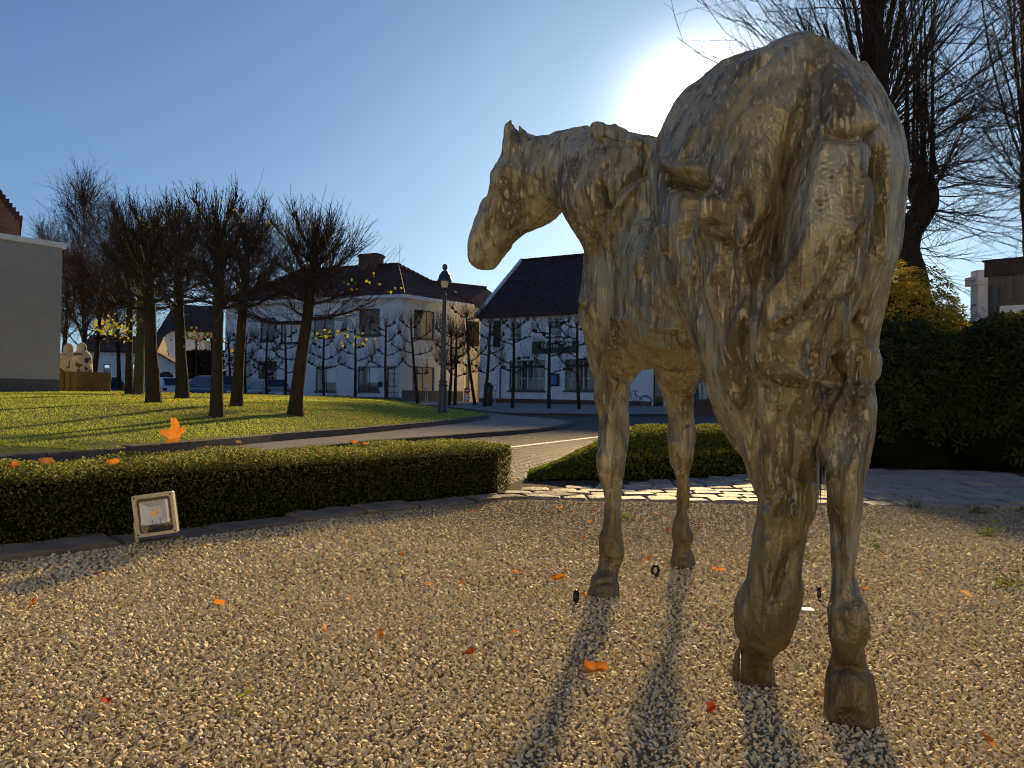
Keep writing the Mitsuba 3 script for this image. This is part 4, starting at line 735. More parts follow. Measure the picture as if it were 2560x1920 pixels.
# ------------------------------------------------------------------ houses
def window(h, pl, r, cols, rows, fm='m_darkgreen', fr=.07, mu=.035, back=-.12, sill=None, blind=None, name='window', label=None, mun=None):
    """Frame with bars and one pane per opening, set back in the wall; rows: list of relative heights from below."""
    u0, z0, u1, z1 = r; k = num(h+'__'+name); m = MB(); b = lambda a, c, w0=back-.03, w1=back+.04, mm=None: (mm or m).box([a[0], w0, a[1]], [c[0], w1, c[1]], pl.M)
    b((u0, z0), (u0+fr, z1)); b((u1-fr, z0), (u1, z1)); b((u0+fr, z0), (u1-fr, z0+fr)); b((u0+fr, z1-fr), (u1-fr, z1))
    U = np.linspace(u0+fr, u1-fr, cols+1); Z = z0+fr+(z1-z0-2*fr)*np.r_[0, np.cumsum(rows)]/sum(rows); bars = MB() if mun else m
    for u in U[1:-1]: b((u-mu/2, z0+fr), (u+mu/2, z1-fr), back-.022, back+.033, bars)
    for z in Z[1:-1]: b((u0+fr, z-mu/2), (u1-fr, z+mu/2), back-.02, back+.03, bars)
    scene[k] = mikit.ply(m.mesh(), fm)
    if label: labels[k] = {'label': label}
    if mun and bars.v: part(k, 'glazing_bars', bars, mun)
    for i in range(cols):
        for j in range(len(rows)):
            part(k, 'pane', MB().add(pl.M(np.array([[U[i], back, Z[j]], [U[i+1], back, Z[j]], [U[i+1], back, Z[j+1]], [U[i], back, Z[j+1]]])), [[0, 1, 2, 3]]), 'm_glass')
    if sill: part(k, 'sill', MB().box([u0-.1, -.1, z0-.12], [u1+.1, .09, z0-.005], pl.M), sill)
    if blind: part(k, 'blind', MB().box([u0+fr, back-.12, z0+fr], [u1-fr, back-.09, z1-fr], pl.M), blind)
    return k
def shell(h, pts, z0, z1, m, skip=(), th=.25):
    """Plain walls round a footprint except the sides built with openings."""
    mb = MB()
    for i in range(len(pts)):
        if i in skip: continue
        a, b = np.array(pts[i]), np.array(pts[(i+1) % len(pts)]); t = unit(np.r_[b-a, 0])[:2]; n = np.array([-t[1], t[0]]); ring = [a, b, b+n*th, a+n*th]
        mb.add([[*p, z] for p in ring for z in (z0, z1)], [[0, 2, 3, 1], [2, 4, 5, 3], [4, 6, 7, 5], [6, 0, 1, 7], [1, 3, 5, 7], [0, 6, 4, 2]])
    part(h, 'wall', mb, m)
def slab(pts, th, mb=None):
    """Roof slope: planar outline given thickness downwards."""
    p = np.array(pts, float); n = len(p); mb = mb or MB(); mb.add(np.vstack([p, p-[0, 0, th]]), [[0, i, i+1] for i in range(1, n-1)]+[[n, n+i+1, n+i] for i in range(1, n-1)]+[x for i in range(n) for x in ([i, n+i, n+(i+1) % n], [i, n+(i+1) % n, (i+1) % n])]); return mb
def xy(x, d): return np.array([(at(x, 985, d))[0], d])
# corner house -----------------------------------------------------
C0, CL, CR_ = xy(1003, 58.), xy(560, 65.5), xy(1163, 63.5); CB = CL+(CR_-C0); zc = at(1003, 745, 58.)[2]
h = thing('corner_house', 'white two storey corner house with hipped red roof behind the lawn trees', 'house')
pa, pb = Plane(CL, C0-CL), Plane(C0, CR_-C0); La, Lb = np.linalg.norm(C0-CL), np.linalg.norm(CR_-C0)
upA = [pa.rect(*r) for r in ((651, 795, 688, 852), (701, 802, 752, 857), (784, 786, 836, 843), (897, 772, 949, 838))]
loA = [pa.rect(*r) for r in ((789, 916, 840, 978), (894, 916, 948, 978))]; drA = [pa.rect(966, 916, 1000, 1000), pa.rect(644, 903, 691, 1003), pa.rect(603, 903, 627, 1003)]
part(h, 'wall', pa.wall([(0, -.2), (La, -.2), (La, zc), (0, zc)], .3, upA+loA+drA), 'm_white')
for i, r in enumerate(upA): window(h, pa, r, 2, [1], sill='m_plinth', blind='m_cream' if i == 1 else None, label='upper window with pale blinds' if i == 1 else None)
for r in loA:
    w_ = window(h, pa, r, 2, [1], 'm_black', sill='m_plinth'); u0, z0, u1, z1 = r; part(w_, 'curtain', MB().box([u0+(u1-u0)*.38, -.3, z0+(z1-z0)*.35], [u0+(u1-u0)*.95, -.28, z1-.07], pa.M), 'm_paper')  # pale panel stands in for the bright reflection in these shop windows
window(h, pa, drA[0], 2, [1.1, 1, 1, 1, 1], 'm_darkgreen', name='door', blind='m_paper', label='glazed door with pale curtains', mun='m_darkgreen')
window(h, pa, drA[1], 2, [1, 1], 'm_plinth', name='door', label='grey garage doorway'); u0, z0, u1, z1 = pa.rect(664, 927, 688, 957); window(h, pa, (u0, z0, u1, z1), 1, [1, 1], 'm_trim', back=-.02, label='white framed window inside the doorway')
window(h, pa, drA[2], 1, [1], 'm_plinth', name='door')
upB, loB = pb.rect(1035, 776, 1086, 846), pb.rect(1031, 917, 1086, 980)
part(h, 'wall', pb.wall([(0, -.2), (Lb, -.2), (Lb, zc), (0, zc)], .3, [upB, loB]), 'm_cream', label='cream side wall facing the street lamp')
window(h, pb, upB, 3, [1], 'm_darkgreen', sill='m_darkgreen', label='three light green framed upper window'); window(h, pb, loB, 2, [2, .5], 'm_black', sill='m_plinth')
shell(h, [CL, C0, CR_, CB], -.2, zc, 'm_white', (0, 1))
m = MB(); zb = pa.uz(900, 892)[1]; m.box([0, 0, zb-.06], [La, .05, zb+.06], pa.M); m.box([0, 0, zb-.06], [Lb, .05, zb+.06], pb.M); part(h, 'string_course', m, 'm_trim')
m = MB(); m.box([0, 0, -.2], [La, .04, .42], pa.M); m.box([.04, 0, -.2], [Lb, .04, .95], pb.M); part(h, 'plinth', m, 'm_plinth')
m = MB(); m.box([-.4, -.1, zc-.02], [La+.4, .45, zc+.24], pa.M); m.box([-.46, -.1, zc-.021], [Lb+.4, .46, zc+.238], pb.M); part(h, 'cornice', m, 'm_trim')
ta, tb = pa.t[:2], pb.t[:2]; e = .42; E = [CL-ta*e-tb*e, C0+ta*e-tb*e, CR_+ta*e+tb*e, CB-ta*e+tb*e]; E = [np.r_[p, zc+.25] for p in E]; mid = (C0+CR_)/2
def onridge(x):
    s = np.linspace(-2, 20, 4000); q = mid-ta*s[:, None]; return q[np.argmin(np.abs(px(np.c_[q, np.full(len(s), 10.)])[:, 0]-x))]
Ra, Rb = onridge(993), onridge(752); zr = at(993, 661, Ra[1])[2]; Ra, Rb = np.r_[Ra, zr], np.r_[Rb, zr]
rf = slab([E[0], E[1], Ra, Rb], .12); slab([E[1], E[2], Ra], .12, rf); slab([E[2], E[3], Rb, Ra], .12, rf); slab([E[3], E[0], Rb], .12, rf); roof = part(h, 'roof', rf, 'm_tile')
m = MB(); 
for a, b in ((Ra, Rb), (E[1], Ra), (E[2], Ra), (E[0], Rb)):
    n = int(np.linalg.norm(b-a)/.4)
    for i in range(n): p, q = a+(b-a)*(i+.04)/n, a+(b-a)*(i+.96)/n; m.tube([p+[0, 0, .03], q+[0, 0, .06]], [.11, .13], 6)
part(roof, 'ridge_tiles', m, 'm_tile', kind='stuff')
c = onridge(927); w = 54*c[1]/FPX/2; m = MB(); M = lambda v: np.c_[c[0]+v[:, 0]*ta[0]-v[:, 1]*ta[1], c[1]+v[:, 0]*ta[1]+v[:, 1]*ta[0], v[:, 2]]
m.box([-w, -.5, zr-1.5], [w, .5, at(927, 636, c[1])[2]], M); m.box([-w-.08, -.58, at(927, 645, c[1])[2]], [w+.08, .58, at(927, 639, c[1])[2]], M); part(roof, 'chimney', m, 'm_brick')
m = MB(); a, b = pa.uz(952, 954), pa.uz(956, 967); solo('letter_box', MB().box([a[0]-.12, .02, b[1]], [a[0]+.16, .22, a[1]], pa.M, .02), 'm_black', 'small dark letter box beside the glazed door of the corner house', 'letter box')
# rear wing -----------------------------------------------------
h = thing('rear_wing', 'cream flat fronted house with red roof set back beside the corner house', 'house'); A, B = xy(1110, 66.5), xy(1275, 70.5); pl = Plane(A, B-A); L = np.linalg.norm(B-A); zw = at(1180, 772, 68.3)[2]
hol = [pl.rect(1167, 803, 1198, 866), pl.rect(1164, 916, 1174, 1004), pl.rect(1194, 916, 1203, 1004)]
part(h, 'wall', pl.wall([(0, -.2), (L, -.2), (L, zw), (0, zw)], .3, hol), 'm_cream'); u0, z0, u1, z1 = hol[0]
sh = part(h, 'shutter', MB().box([u0, -.12, z0], [u1, -.06, z1], pl.M), 'm_darkwood', label='brown roller shutter'); m = MB()
for i in range(12): z = z0+(z1-z0)*(i+.1)/12; part(sh, 'slat', MB().box([u0+.03, -.06, z], [u1-.03, -.03, z+(z1-z0)*.8/12], pl.M), 'm_darkwood')
for r in hol[1:]: window(h, pl, r, 1, [1], 'm_plinth', name='door')
nb = -pl.n[:2]; shell(h, [A, B, B+nb*9, A+nb*9], -.2, zw, 'm_cream', (0,))
part(h, 'cornice', MB().box([-.3, -.1, zw-.02], [L+.3, .3, zw+.16], pl.M), 'm_trim'); zr2 = at(1145, 709, 71.5)[2]
P = lambda u, w, z: np.array([*(A+pl.t[:2]*u+pl.n[:2]*w), z]); rf = slab([P(-3.4, .3, zw+.17), P(L+.3, .3, zw+.17), P(L+.3, -4.5, zr2), P(-3.4, -4.5, zr2)], .12); slab([P(-3.4, -9.3, zw+.17), P(-3.4, -4.5, zr2), P(L+.3, -4.5, zr2), P(L+.3, -9.3, zw+.17)], .12, rf); roof = part(h, 'roof', rf, 'm_tile'); m = MB()
for i in range(34): u = -3.4+(L+3.7)*(i+.02)/34; m.tube([P(u, -4.5, zr2+.02), P(u+(L+3.7)*.95/34, -4.5, zr2+.07)], [.13, .15], 6)
part(roof, 'ridge_tiles', m, 'm_tile', kind='stuff')
part(roof, 'skylight', MB().box([L*.10, -.9, zw+.7], [L*.10+.6, -.3, zw+1.35], lambda v: P(0, 0, 0)+v[:, :1]*pl.t+v[:, 1:2]*pl.n+v[:, 2:]*UP), 'm_metal')
# restaurant -----------------------------------------------------
h = thing('restaurant', 'white restaurant with steep dark tiled roof and green shop sign beneath the horse head', 'house'); A = np.array([-2.44, 60.]); pl = Plane(A, [.841, -.541]); L = 15.; ze = at(1200, 790, 60.)[2]; hw = 6.; zp = at(1305, 657, 65.)[2]
sh = pl.rect(1234, 801, 1252, 868); ups = [pl.rect(1273, 802, 1302, 846), pl.rect(1373, 796, 1404, 840)]; big = [pl.rect(1273, 901, 1362, 976), pl.rect(1412, 898, 1502, 976)]; dr_ = pl.rect(1633, 914, 1664, 1016)
part(h, 'wall', pl.wall([(0, -.2), (L, -.2), (L, ze), (0, ze)], .3, ups+big+[dr_]), 'm_white')
nb = -pl.n[:2]; g0, g1 = Plane(A+nb*2*hw, -nb), Plane(A+pl.t[:2]*L, nb); gp = [(0, -.2), (2*hw, -.2), (2*hw, ze), (hw, zp), (0, ze)]
part(h, 'gable', g0.wall(gp, .3), 'm_white'); part(h, 'gable', g1.wall(gp, .3), 'm_white'); shell(h, [A, A+pl.t[:2]*L, A+pl.t[:2]*L+nb*2*hw, A+nb*2*hw], -.2, ze, 'm_white', (0, 1, 3))
for r in ups: window(h, pl, r, 2, [1, 1, 1], 'm_trim', .05, .03, sill='m_plinth')
for r in big:
    u0, z0, u1, z1 = r; zt = z0+(z1-z0)*.78; window(h, pl, (u0, z0, u1, zt), 6, [1, 1], 'm_darkgreen', .06, .035, sill='m_plinth', mun='m_trim', label='wide restaurant window with thin white glazing bars')
    window(h, pl, (u0, zt+.02, u1, z1), 6, [1], 'm_darkgreen', .06, .035, mun='m_trim')
window(h, pl, dr_, 1, [1], 'm_darkwood', name='door', label='dark doorway')
u0, z0, u1, z1 = sh; s_ = part(h, 'shutter', MB().box([u0, 0.002, z0], [u1, .05, z1], pl.M), 'm_darkgreen', label='narrow closed green shutter')
for i in range(16): z = z0+(z1-z0)*(i+.1)/16; part(s_, 'slat', MB().box([u0+.05, .05, z], [u1-.05, .075, z+(z1-z0)*.6/16], pl.M), 'm_darkgreen')
part(h, 'lintel', MB().box([u0-.15, 0.001, z1+.02], [u1+.2, .12, z1+.14], pl.M), 'm_trim')
zb = pl.uz(1300, 997)[1]; part(h, 'plinth', MB().box([0, 0, -.2], [dr_[0]-.1, .05, zb], pl.M), 'm_brick')
m = MB(); m.box([0, 0, ze-.18], [L, .10, ze], pl.M); m.box([0, 0, ze-.62], [L, .03, ze-.56], pl.M)
for i in range(88): u = .08+i*.17; m.box([u, .0, ze-.42], [u+.085, .05, ze-.2], pl.M)
part(h, 'cornice', m, 'm_white')
R = lambda u, w, z: A3+pl.t*u-pl.n*w+UP*z; A3 = np.r_[A, 0]; sl = (zp-ze)/hw
rf = slab([R(-.12, -.35, ze+.18-sl*.35), R(L+.2, -.35, ze+.18-sl*.35), R(L+.2, hw, zp+.18), R(-.12, hw, zp+.18)], .14); slab([R(-.12, 2*hw+.35, ze+.18-sl*.35), R(-.12, hw, zp+.18), R(L+.2, hw, zp+.18), R(L+.2, 2*hw+.35, ze+.18-sl*.35)], .14, rf); roof = part(h, 'roof', rf, 'm_darktile')
m = MB(); m.tube([R(-.1, hw, zp+.22), R(L+.2, hw, zp+.22)], [.13, .13], 6); part(roof, 'ridge_tiles', m, 'm_darktile')
m = MB()
for i in range(14):
    f0, f1 = i/14, (i+.94)/14; w0, w1 = -.4+(hw+.4)*f0, -.4+(hw+.4)*f1; q = [R(-.34, w0, ze+.10+sl*w0), R(-.121, w0, ze+.10+sl*w0), R(-.34, w1, ze+.15+sl*w1), R(-.121, w1, ze+.15+sl*w1)]; q = q+[x+[0, 0, .26] for x in q]; m.add(q, [[0, 1, 3, 2], [4, 6, 7, 5], [0, 4, 5, 1], [2, 3, 7, 6], [0, 2, 6, 4], [1, 5, 7, 3]])
part(roof, 'verge_coping', m, 'm_trim', label='pale stepped coping along the left gable edge')
part(h, 'downpipe', MB().tube([pl.M(np.array([[1.9, .08, .1]]))[0], pl.M(np.array([[1.9, .08, pl.uz(1226, 920)[1]]]))[0]], [.05, .05], 6), 'm_plinth')
# shop sign with its lettering
u0, z0, u1, z1 = pl.rect(1332, 853, 1447, 883); sg_k = thing('shop_sign', 'long dark green shop sign with pale script above the restaurant windows', 'shop sign')
part(sg_k, 'board', MB().box([u0, .02, z0], [u1, .10, z1], pl.M), 'm_signgreen'); tx = meshkit.text_mesh('La Primerose', .62, .012); v = tx.vertices.copy(); v[:, 0] = (v[:, 0]+.35*v[:, 1]); v[:, 0] *= (u1-u0)*.66/np.ptp(v[:, 0]); v = np.c_[u0+.75+v[:, 0], .101+v[:, 2], z0+.42+v[:, 1]*.95]
part(sg_k, 'lettering', MB().add(pl.M(v), tx.faces), 'm_signtext'); part(sg_k, 'flourish', MB().box([u1-1.0, .101, z0+.52], [u1-.15, .112, z0+.58], pl.M), 'm_signtext')
m = MB(); [m.tube([pl.M(np.array([[u, .05, z1]]))[0], pl.M(np.array([[u, .35, z1+.35]]))[0]], [.03, .03], 5) for u in (u0+.3, (u0+u1)/2, u1-.3)]
for u in (u0+.3, (u0+u1)/2, u1-.3): m.box([u-.1, .3, z1+.28], [u+.1, .5, z1+.42], pl.M)
part(sg_k, 'lamp_arms', m, 'm_trim')
u0, z0, u1, z1 = pl.rect(1375, 934, 1399, 965); k = thing('menu_case', 'dark framed menu case with blue panel between the two large restaurant windows', 'menu case'); part(k, 'frame', MB().box([u0, .01, z0], [u1, .09, z1], pl.M), 'm_black'); part(k, 'panel', MB().box([u0+.12, .09, z0+.1], [u1-.2, .10, z1-.12], pl.M), 'm_blue')
# low garage house on the left and its neighbours -----------------------------------------------------
h = thing('garage_house', 'low white house with arched garage door behind the parked cars', 'house'); A, B = xy(205, 64.), xy(447, 66.); pl = Plane(A, B-A); L = np.linalg.norm(B-A); ze = at(300, 879, 64.6)[2]; us = pl.uz(392, 950)[0]; zlow = pl.uz(445, 919)[1]
hol = [pl.rect(258, 910, 275, 962), pl.rect(230, 911, 236, 945), pl.rect(329, 909, 337, 957)]; a0, b0, a1, b1 = pl.rect(396, 929, 433, 962); arch = [(a0, -.1), (a1, -.1), (a1, b1-.35)]+[(a0+(a1-a0)*(.5+.5*math.cos(t)), b1-.35+.35*math.sin(t)) for t in np.linspace(.2, 2.94, 9)]+[(a0, b1-.35)]
part(h, 'wall', pl.wall([(0, -.2), (L, -.2), (L, zlow), (us, ze), (0, ze)], .3, hol+[arch]), 'm_white')
for r in hol: window(h, pl, r, 1, [1, 1], 'm_plinth')
part(h, 'garage_door', MB().box([a0, -.22, -.1], [a1, -.15, b1], pl.M), 'm_black', label='dark arched garage door'); part(h, 'eaves_band', MB().box([-.1, 0, ze-.28], [us-.1, .08, ze], pl.M), 'm_white')
nb = -pl.n[:2]; shell(h, [A, B, B+nb*7, A+nb*7], -.2, zlow, 'm_white', (0,)); A3 = np.r_[A, 0]; R = lambda u, w, z: A3+pl.t*u-pl.n*w+UP*z; zk = at(320, 838, 67)[2]
rf = slab([R(-.2, -.3, ze+.05), R(us, -.3, ze+.05), R(us, 3.5, zk), R(-.2, 3.5, zk)], .12); slab([R(us, -.3, ze+.05), R(L+.3, -.3, zlow+.05), R(L+.3, 7, zlow+.05), R(us, 7, ze+.05)], .12, rf); slab([R(us, -.3, ze+.04), R(us, 7, ze+.04), R(us, 3.5, zk)], .12, rf); slab([R(-.2, 7.3, ze+.05), R(-.2, 3.5, zk), R(us, 3.5, zk), R(us, 7.3, ze+.05)], .12, rf); part(h, 'roof', rf, 'm_darktile')
h = thing('gabled_house', 'tall white gable with dark lean-to roof rising behind the low garage house', 'house'); A, B = xy(372, 76.), xy(530, 78.); pl = Plane(A, B-A); L = np.linalg.norm(B-A); zt = pl.uz(450, 826)[1]
w_ = pl.rect(514, 836, 526, 878); part(h, 'wall', pl.wall([(0, -.2), (L, -.2), (L, zt), (pl.uz(428, 830)[0], zt), (0, pl.uz(385, 880)[1])], .3, [w_]), 'm_white'); window(h, pl, w_, 1, [1, 1], 'm_black'); nb = -pl.n[:2]; shell(h, [A, B, B+nb*9, A+nb*9], -.2, zt*.9, 'm_white', (0,))
A3 = np.r_[A, 0]; rf = slab([R(L*.33, -.3, zt), R(L+.5, -.3, zt), R(L+.5, 5, zt+3.0), R(L*.33, 5, zt+3.0)], .12); slab([R(-.4, -.3, pl.uz(385, 880)[1]), R(L*.33, -.3, zt), R(L*.33, 5, zt+3), R(-.4, 9, pl.uz(385, 880)[1])], .12, rf); slab([R(L*.33, 9, zt), R(L*.33, 5, zt+3), R(L+.5, 5, zt+3), R(L+.5, 9, zt)], .12, rf); part(h, 'roof', rf, 'm_darktile')
part(h, 'lean_to', slab([R(pl.uz(396, 900)[0], .05, pl.uz(420, 876)[1]), R(L, .05, pl.uz(480, 880)[1]), R(L, 4.5, pl.uz(480, 880)[1]-1.6-.3), R(pl.uz(396, 900)[0], 4.5, pl.uz(420, 876)[1]-1.9)], .15), 'm_darktile') if False else None
k = thing('beech_hedge', 'tall brown clipped hedge block on trunks behind the cars', 'hedge'); rng = np.random.default_rng(77); a, b = xy(462, 60.), xy(538, 60.5); z0, z1 = at(500, 945, 60)[2], at(500, 880, 60)[2]; n = 9000
q = rng.random((n, 3)); fa = rng.integers(0, 3, n); q[fa == 0, 1] = 0; q[fa == 1, 2] = 1; q[fa == 2, 0] = rng.integers(0, 2, (fa == 2).sum()); P = np.c_[a[0]+(b[0]-a[0])*q[:, 0], a[1]+q[:, 1]*2.2, z0+(z1-z0)*q[:, 2]]+rng.normal(0, .06, (n, 3))
ms, cc = leaves(P, rng.normal(0, 1, (n, 3)), np.full(n, .16), rng, np.array([.075, .045, .026])*rng.uniform(.6, 1.3, (n, 1)), .2, .4, .7); part(k, 'foliage', ms, 'm_leafcol', color=cc, kind='stuff'); part(k, 'core', MB().box([a[0]+.1, a[1]+.1, z0], [b[0]-.1, a[1]+2.1, z1-.1]), 'm_darkwood')
m = MB(); [m.tube([[x, a[1]+1, -.1], [x, a[1]+1, z0+.2]], [.09, .08], 7) for x in np.linspace(a[0]+.3, b[0]-.3, 3)]; part(k, 'trunks', m, 'm_bark')
m = MB(); [m.box([x, a[1]+2.6, .2], [x+.5, a[1]+2.7, at(500, 930, 62)[2]]) for x in np.linspace(a[0], b[0]-.5, 5)]; m.box([a[0], a[1]+2.55, at(500, 931, 62)[2]], [b[0], a[1]+2.75, at(500, 925, 62)[2]]); solo('wooden_fence', m, 'm_wood', 'low wooden fence with a pale rail below the brown hedge block', 'fence')
# white brick building on the left, brick gable behind it -----------------------------------------------------
h = thing('brick_building', 'flat roofed white painted brick building with grey plinth at the left edge', 'building'); Ac = xy(147, 24.); tl = np.array([.57, .82]); A = Ac-tl*9; pl = Plane(A, tl); zt = pl.uz(150, 620)[1]; zp_ = pl.uz(140, 949)[1]
part(h, 'wall', pl.wall([(0, zp_), (9, zp_), (9, zt), (0, zt)], .3), 'm_whitebrick'); nb = -pl.n[:2]; shell(h, [A, Ac, Ac+nb*7, A+nb*7], -.2, zt, 'm_whitebrick', (0,)); part(h, 'plinth', MB().box([0, -.3, -.2], [9, .03, zp_], pl.M), 'm_plinth')
zc2 = pl.uz(150, 607)[1]; part(h, 'coping', MB().box([-.1, -7.1, zt], [9.1, .07, zc2], pl.M), 'm_trim', label='pale metal coping'); A3 = np.r_[A, 0]
B0, B1 = np.array([22., -14.]), np.array([-22., -12.]); pw = Plane(B0, B1-B0); Lw = np.linalg.norm(B1-B0); wn = [(x, 1.0, x+1.6, 3.0) for x in np.arange(3, Lw-3, 6.5)]  # unseen wing, added behind the camera as a warm bounce for horse and gravel
part(h, 'wing', pw.wall([(0, -.2), (Lw, -.2), (Lw, 6.6), (0, 6.6)], .3, wn), 'm_white', label='unseen white wing added behind the viewer to bounce sunlight onto the horse')
for r in wn: window(h, pw, r, 2, [1, 1], 'm_plinth', sill='m_plinth')
nb = -pw.n[:2]; shell(h, [B0, B1, B1+nb*8, B0+nb*8], -.2, 6.6, 'm_white', (0,)); part(h, 'coping', MB().box([-.1, -8.1, 6.6], [Lw+.1, .07, 6.8], pw.M), 'm_trim')
h = thing('brick_gable', 'dark brown brick gable showing over the coping at the left edge', 'building'); d = 27.; q = [at(x, y, d)[[0, 2]] for x, y in ((-330, 640), (-330, 480), (-130, 330), (0, 470), (20, 508), (44, 542), (49, 556), (49, 640))]; e = poly_solid(sg.Polygon(q), 5.); v = e.vertices; kx = (49-1280)/FPX-.02; ms = trimesh.Trimesh(np.c_[v[:, 0]+kx*v[:, 2], d+v[:, 2], v[:, 1]], e.faces, process=False); ms.fix_normals(); part(h, 'wall', ms, 'm_brick')
a, b = at(-130, 330, d), at(47, 548, d); m = MB(); s = np.linspace(0, 1, 22); [m.box([-.13, -.12, -.02], [.13, 5.1, .10], lambda v, t=t: a+(b-a)*t+v+np.c_[kx*v[:, 1], 0*v[:, :2]]) for t in s]; part(h, 'verge_tiles', m, 'm_darktile')
# unseen tall hall behind the horse, there for its shade on road and lawn, cream house and low wall right of the restaurant -----------------------------------------------------
h = thing('tall_hall', 'unseen tall brick hall set behind the horse to shade the road and lawn', 'building'); A, B = np.array([9.4, 79.]), np.array([24.5, 76.]); pl = Plane(A, B-A); L = np.linalg.norm(B-A); ze, zp2 = 15.5, 22.4; wn = [(x, 4.0, x+1.4, 9.5) for x in (2, 5.6, 9.2, 12.4)]
part(h, 'wall', pl.wall([(0, -.2), (L, -.2), (L, ze), (0, ze)], .4, wn), 'm_brick'); nb = -pl.n[:2]; g0, g1 = Plane(A+nb*9, -nb), Plane(B, nb); gp = [(0, -.2), (9, -.2), (9, ze), (4.5, zp2), (0, ze)]; part(h, 'gable', g0.wall(gp, .4), 'm_brick'); part(h, 'gable', g1.wall(gp, .4), 'm_brick'); shell(h, [A, B, B+nb*9, A+nb*9], -.2, ze, 'm_brick', (0, 1, 3)); [window(h, pl, r, 2, [1, 1, 1], 'm_plinth') for r in wn]
A3 = np.r_[A, 0]; rf = slab([R(-.3, -.3, ze-.3), R(L+.3, -.3, ze-.3), R(L+.3, 4.5, zp2+.2), R(-.3, 4.5, zp2+.2)], .2); slab([R(-.3, 9.3, ze-.3), R(-.3, 4.5, zp2+.2), R(L+.3, 4.5, zp2+.2), R(L+.3, 9.3, ze-.3)], .2, rf); part(h, 'roof', rf, 'm_darktile')
h = thing('cream_house', 'cream house wall with arched gateway seen between front and hind legs of the horse', 'house'); A, B = xy(1757, 57.), xy(1905, 55.); pl = Plane(A, B-A); L = np.linalg.norm(B-A); ze = 4.6; a0, b0, a1, b1 = pl.rect(1767, 974, 1775, 1010); arch = [(a0, -.1), (a1, -.1), (a1, b1-.3), ((a0+a1)/2, b1), (a0, b1-.3)]; part(h, 'wall', pl.wall([(0, -.2), (L, -.2), (L, ze), (0, ze)], .3, [arch]), 'm_cream'); nb = -pl.n[:2]; shell(h, [A, B, B+nb*5, A+nb*5], -.2, ze, 'm_cream', (0,)); A3 = np.r_[A, 0]; part(h, 'roof', slab([R(-.3, 2.5, 6.6), R(-.3, -.3, ze), R(L+.3, -.3, ze), R(L+.3, 2.5, 6.6)], .15, slab([R(-.3, 5.3, ze), R(-.3, 2.5, 6.6), R(L+.3, 2.5, 6.6), R(L+.3, 5.3, ze)], .15)), 'm_darktile')
a, b = at(1715, 1030, 36.), at(1900, 1030, 36.); h = thing('low_wall', 'low dark brick wall across the road between front and hind legs', 'wall'); part(h, 'wall', MB().box([a[0], 36, -.2], [b[0], 36.35, at(1800, 1004, 36)[2]]), 'm_brick'); part(h, 'coping', MB().box([a[0]-.05, 35.95, at(1800, 1004, 36)[2]], [b[0], 36.4, at(1800, 999, 36)[2]]), 'm_plinth')
# pavement before the houses
PV = [gnd(x, y, .05)[:2] for x, y in ((560, 1006), (800, 1010.5), (1000, 1014), (1090, 1018), (1180, 1026), (1250, 1033), (1460, 1037), (1700, 1037))]; PV = [np.array(p) for p in PV]
k = struct('pavement', sheet(np.vstack([PV, [[12, 53], [-2, 61], [-4, 63.2], [-8, 58], [-23, 65]]]).tolist(), .06, True), 'm_path', 'shaded pavement in front of the white houses'); kerb('pavement', resample(np.array(PV), 80), -.1, .075, .14, 1.2, 'm_kerb', 9, 50)
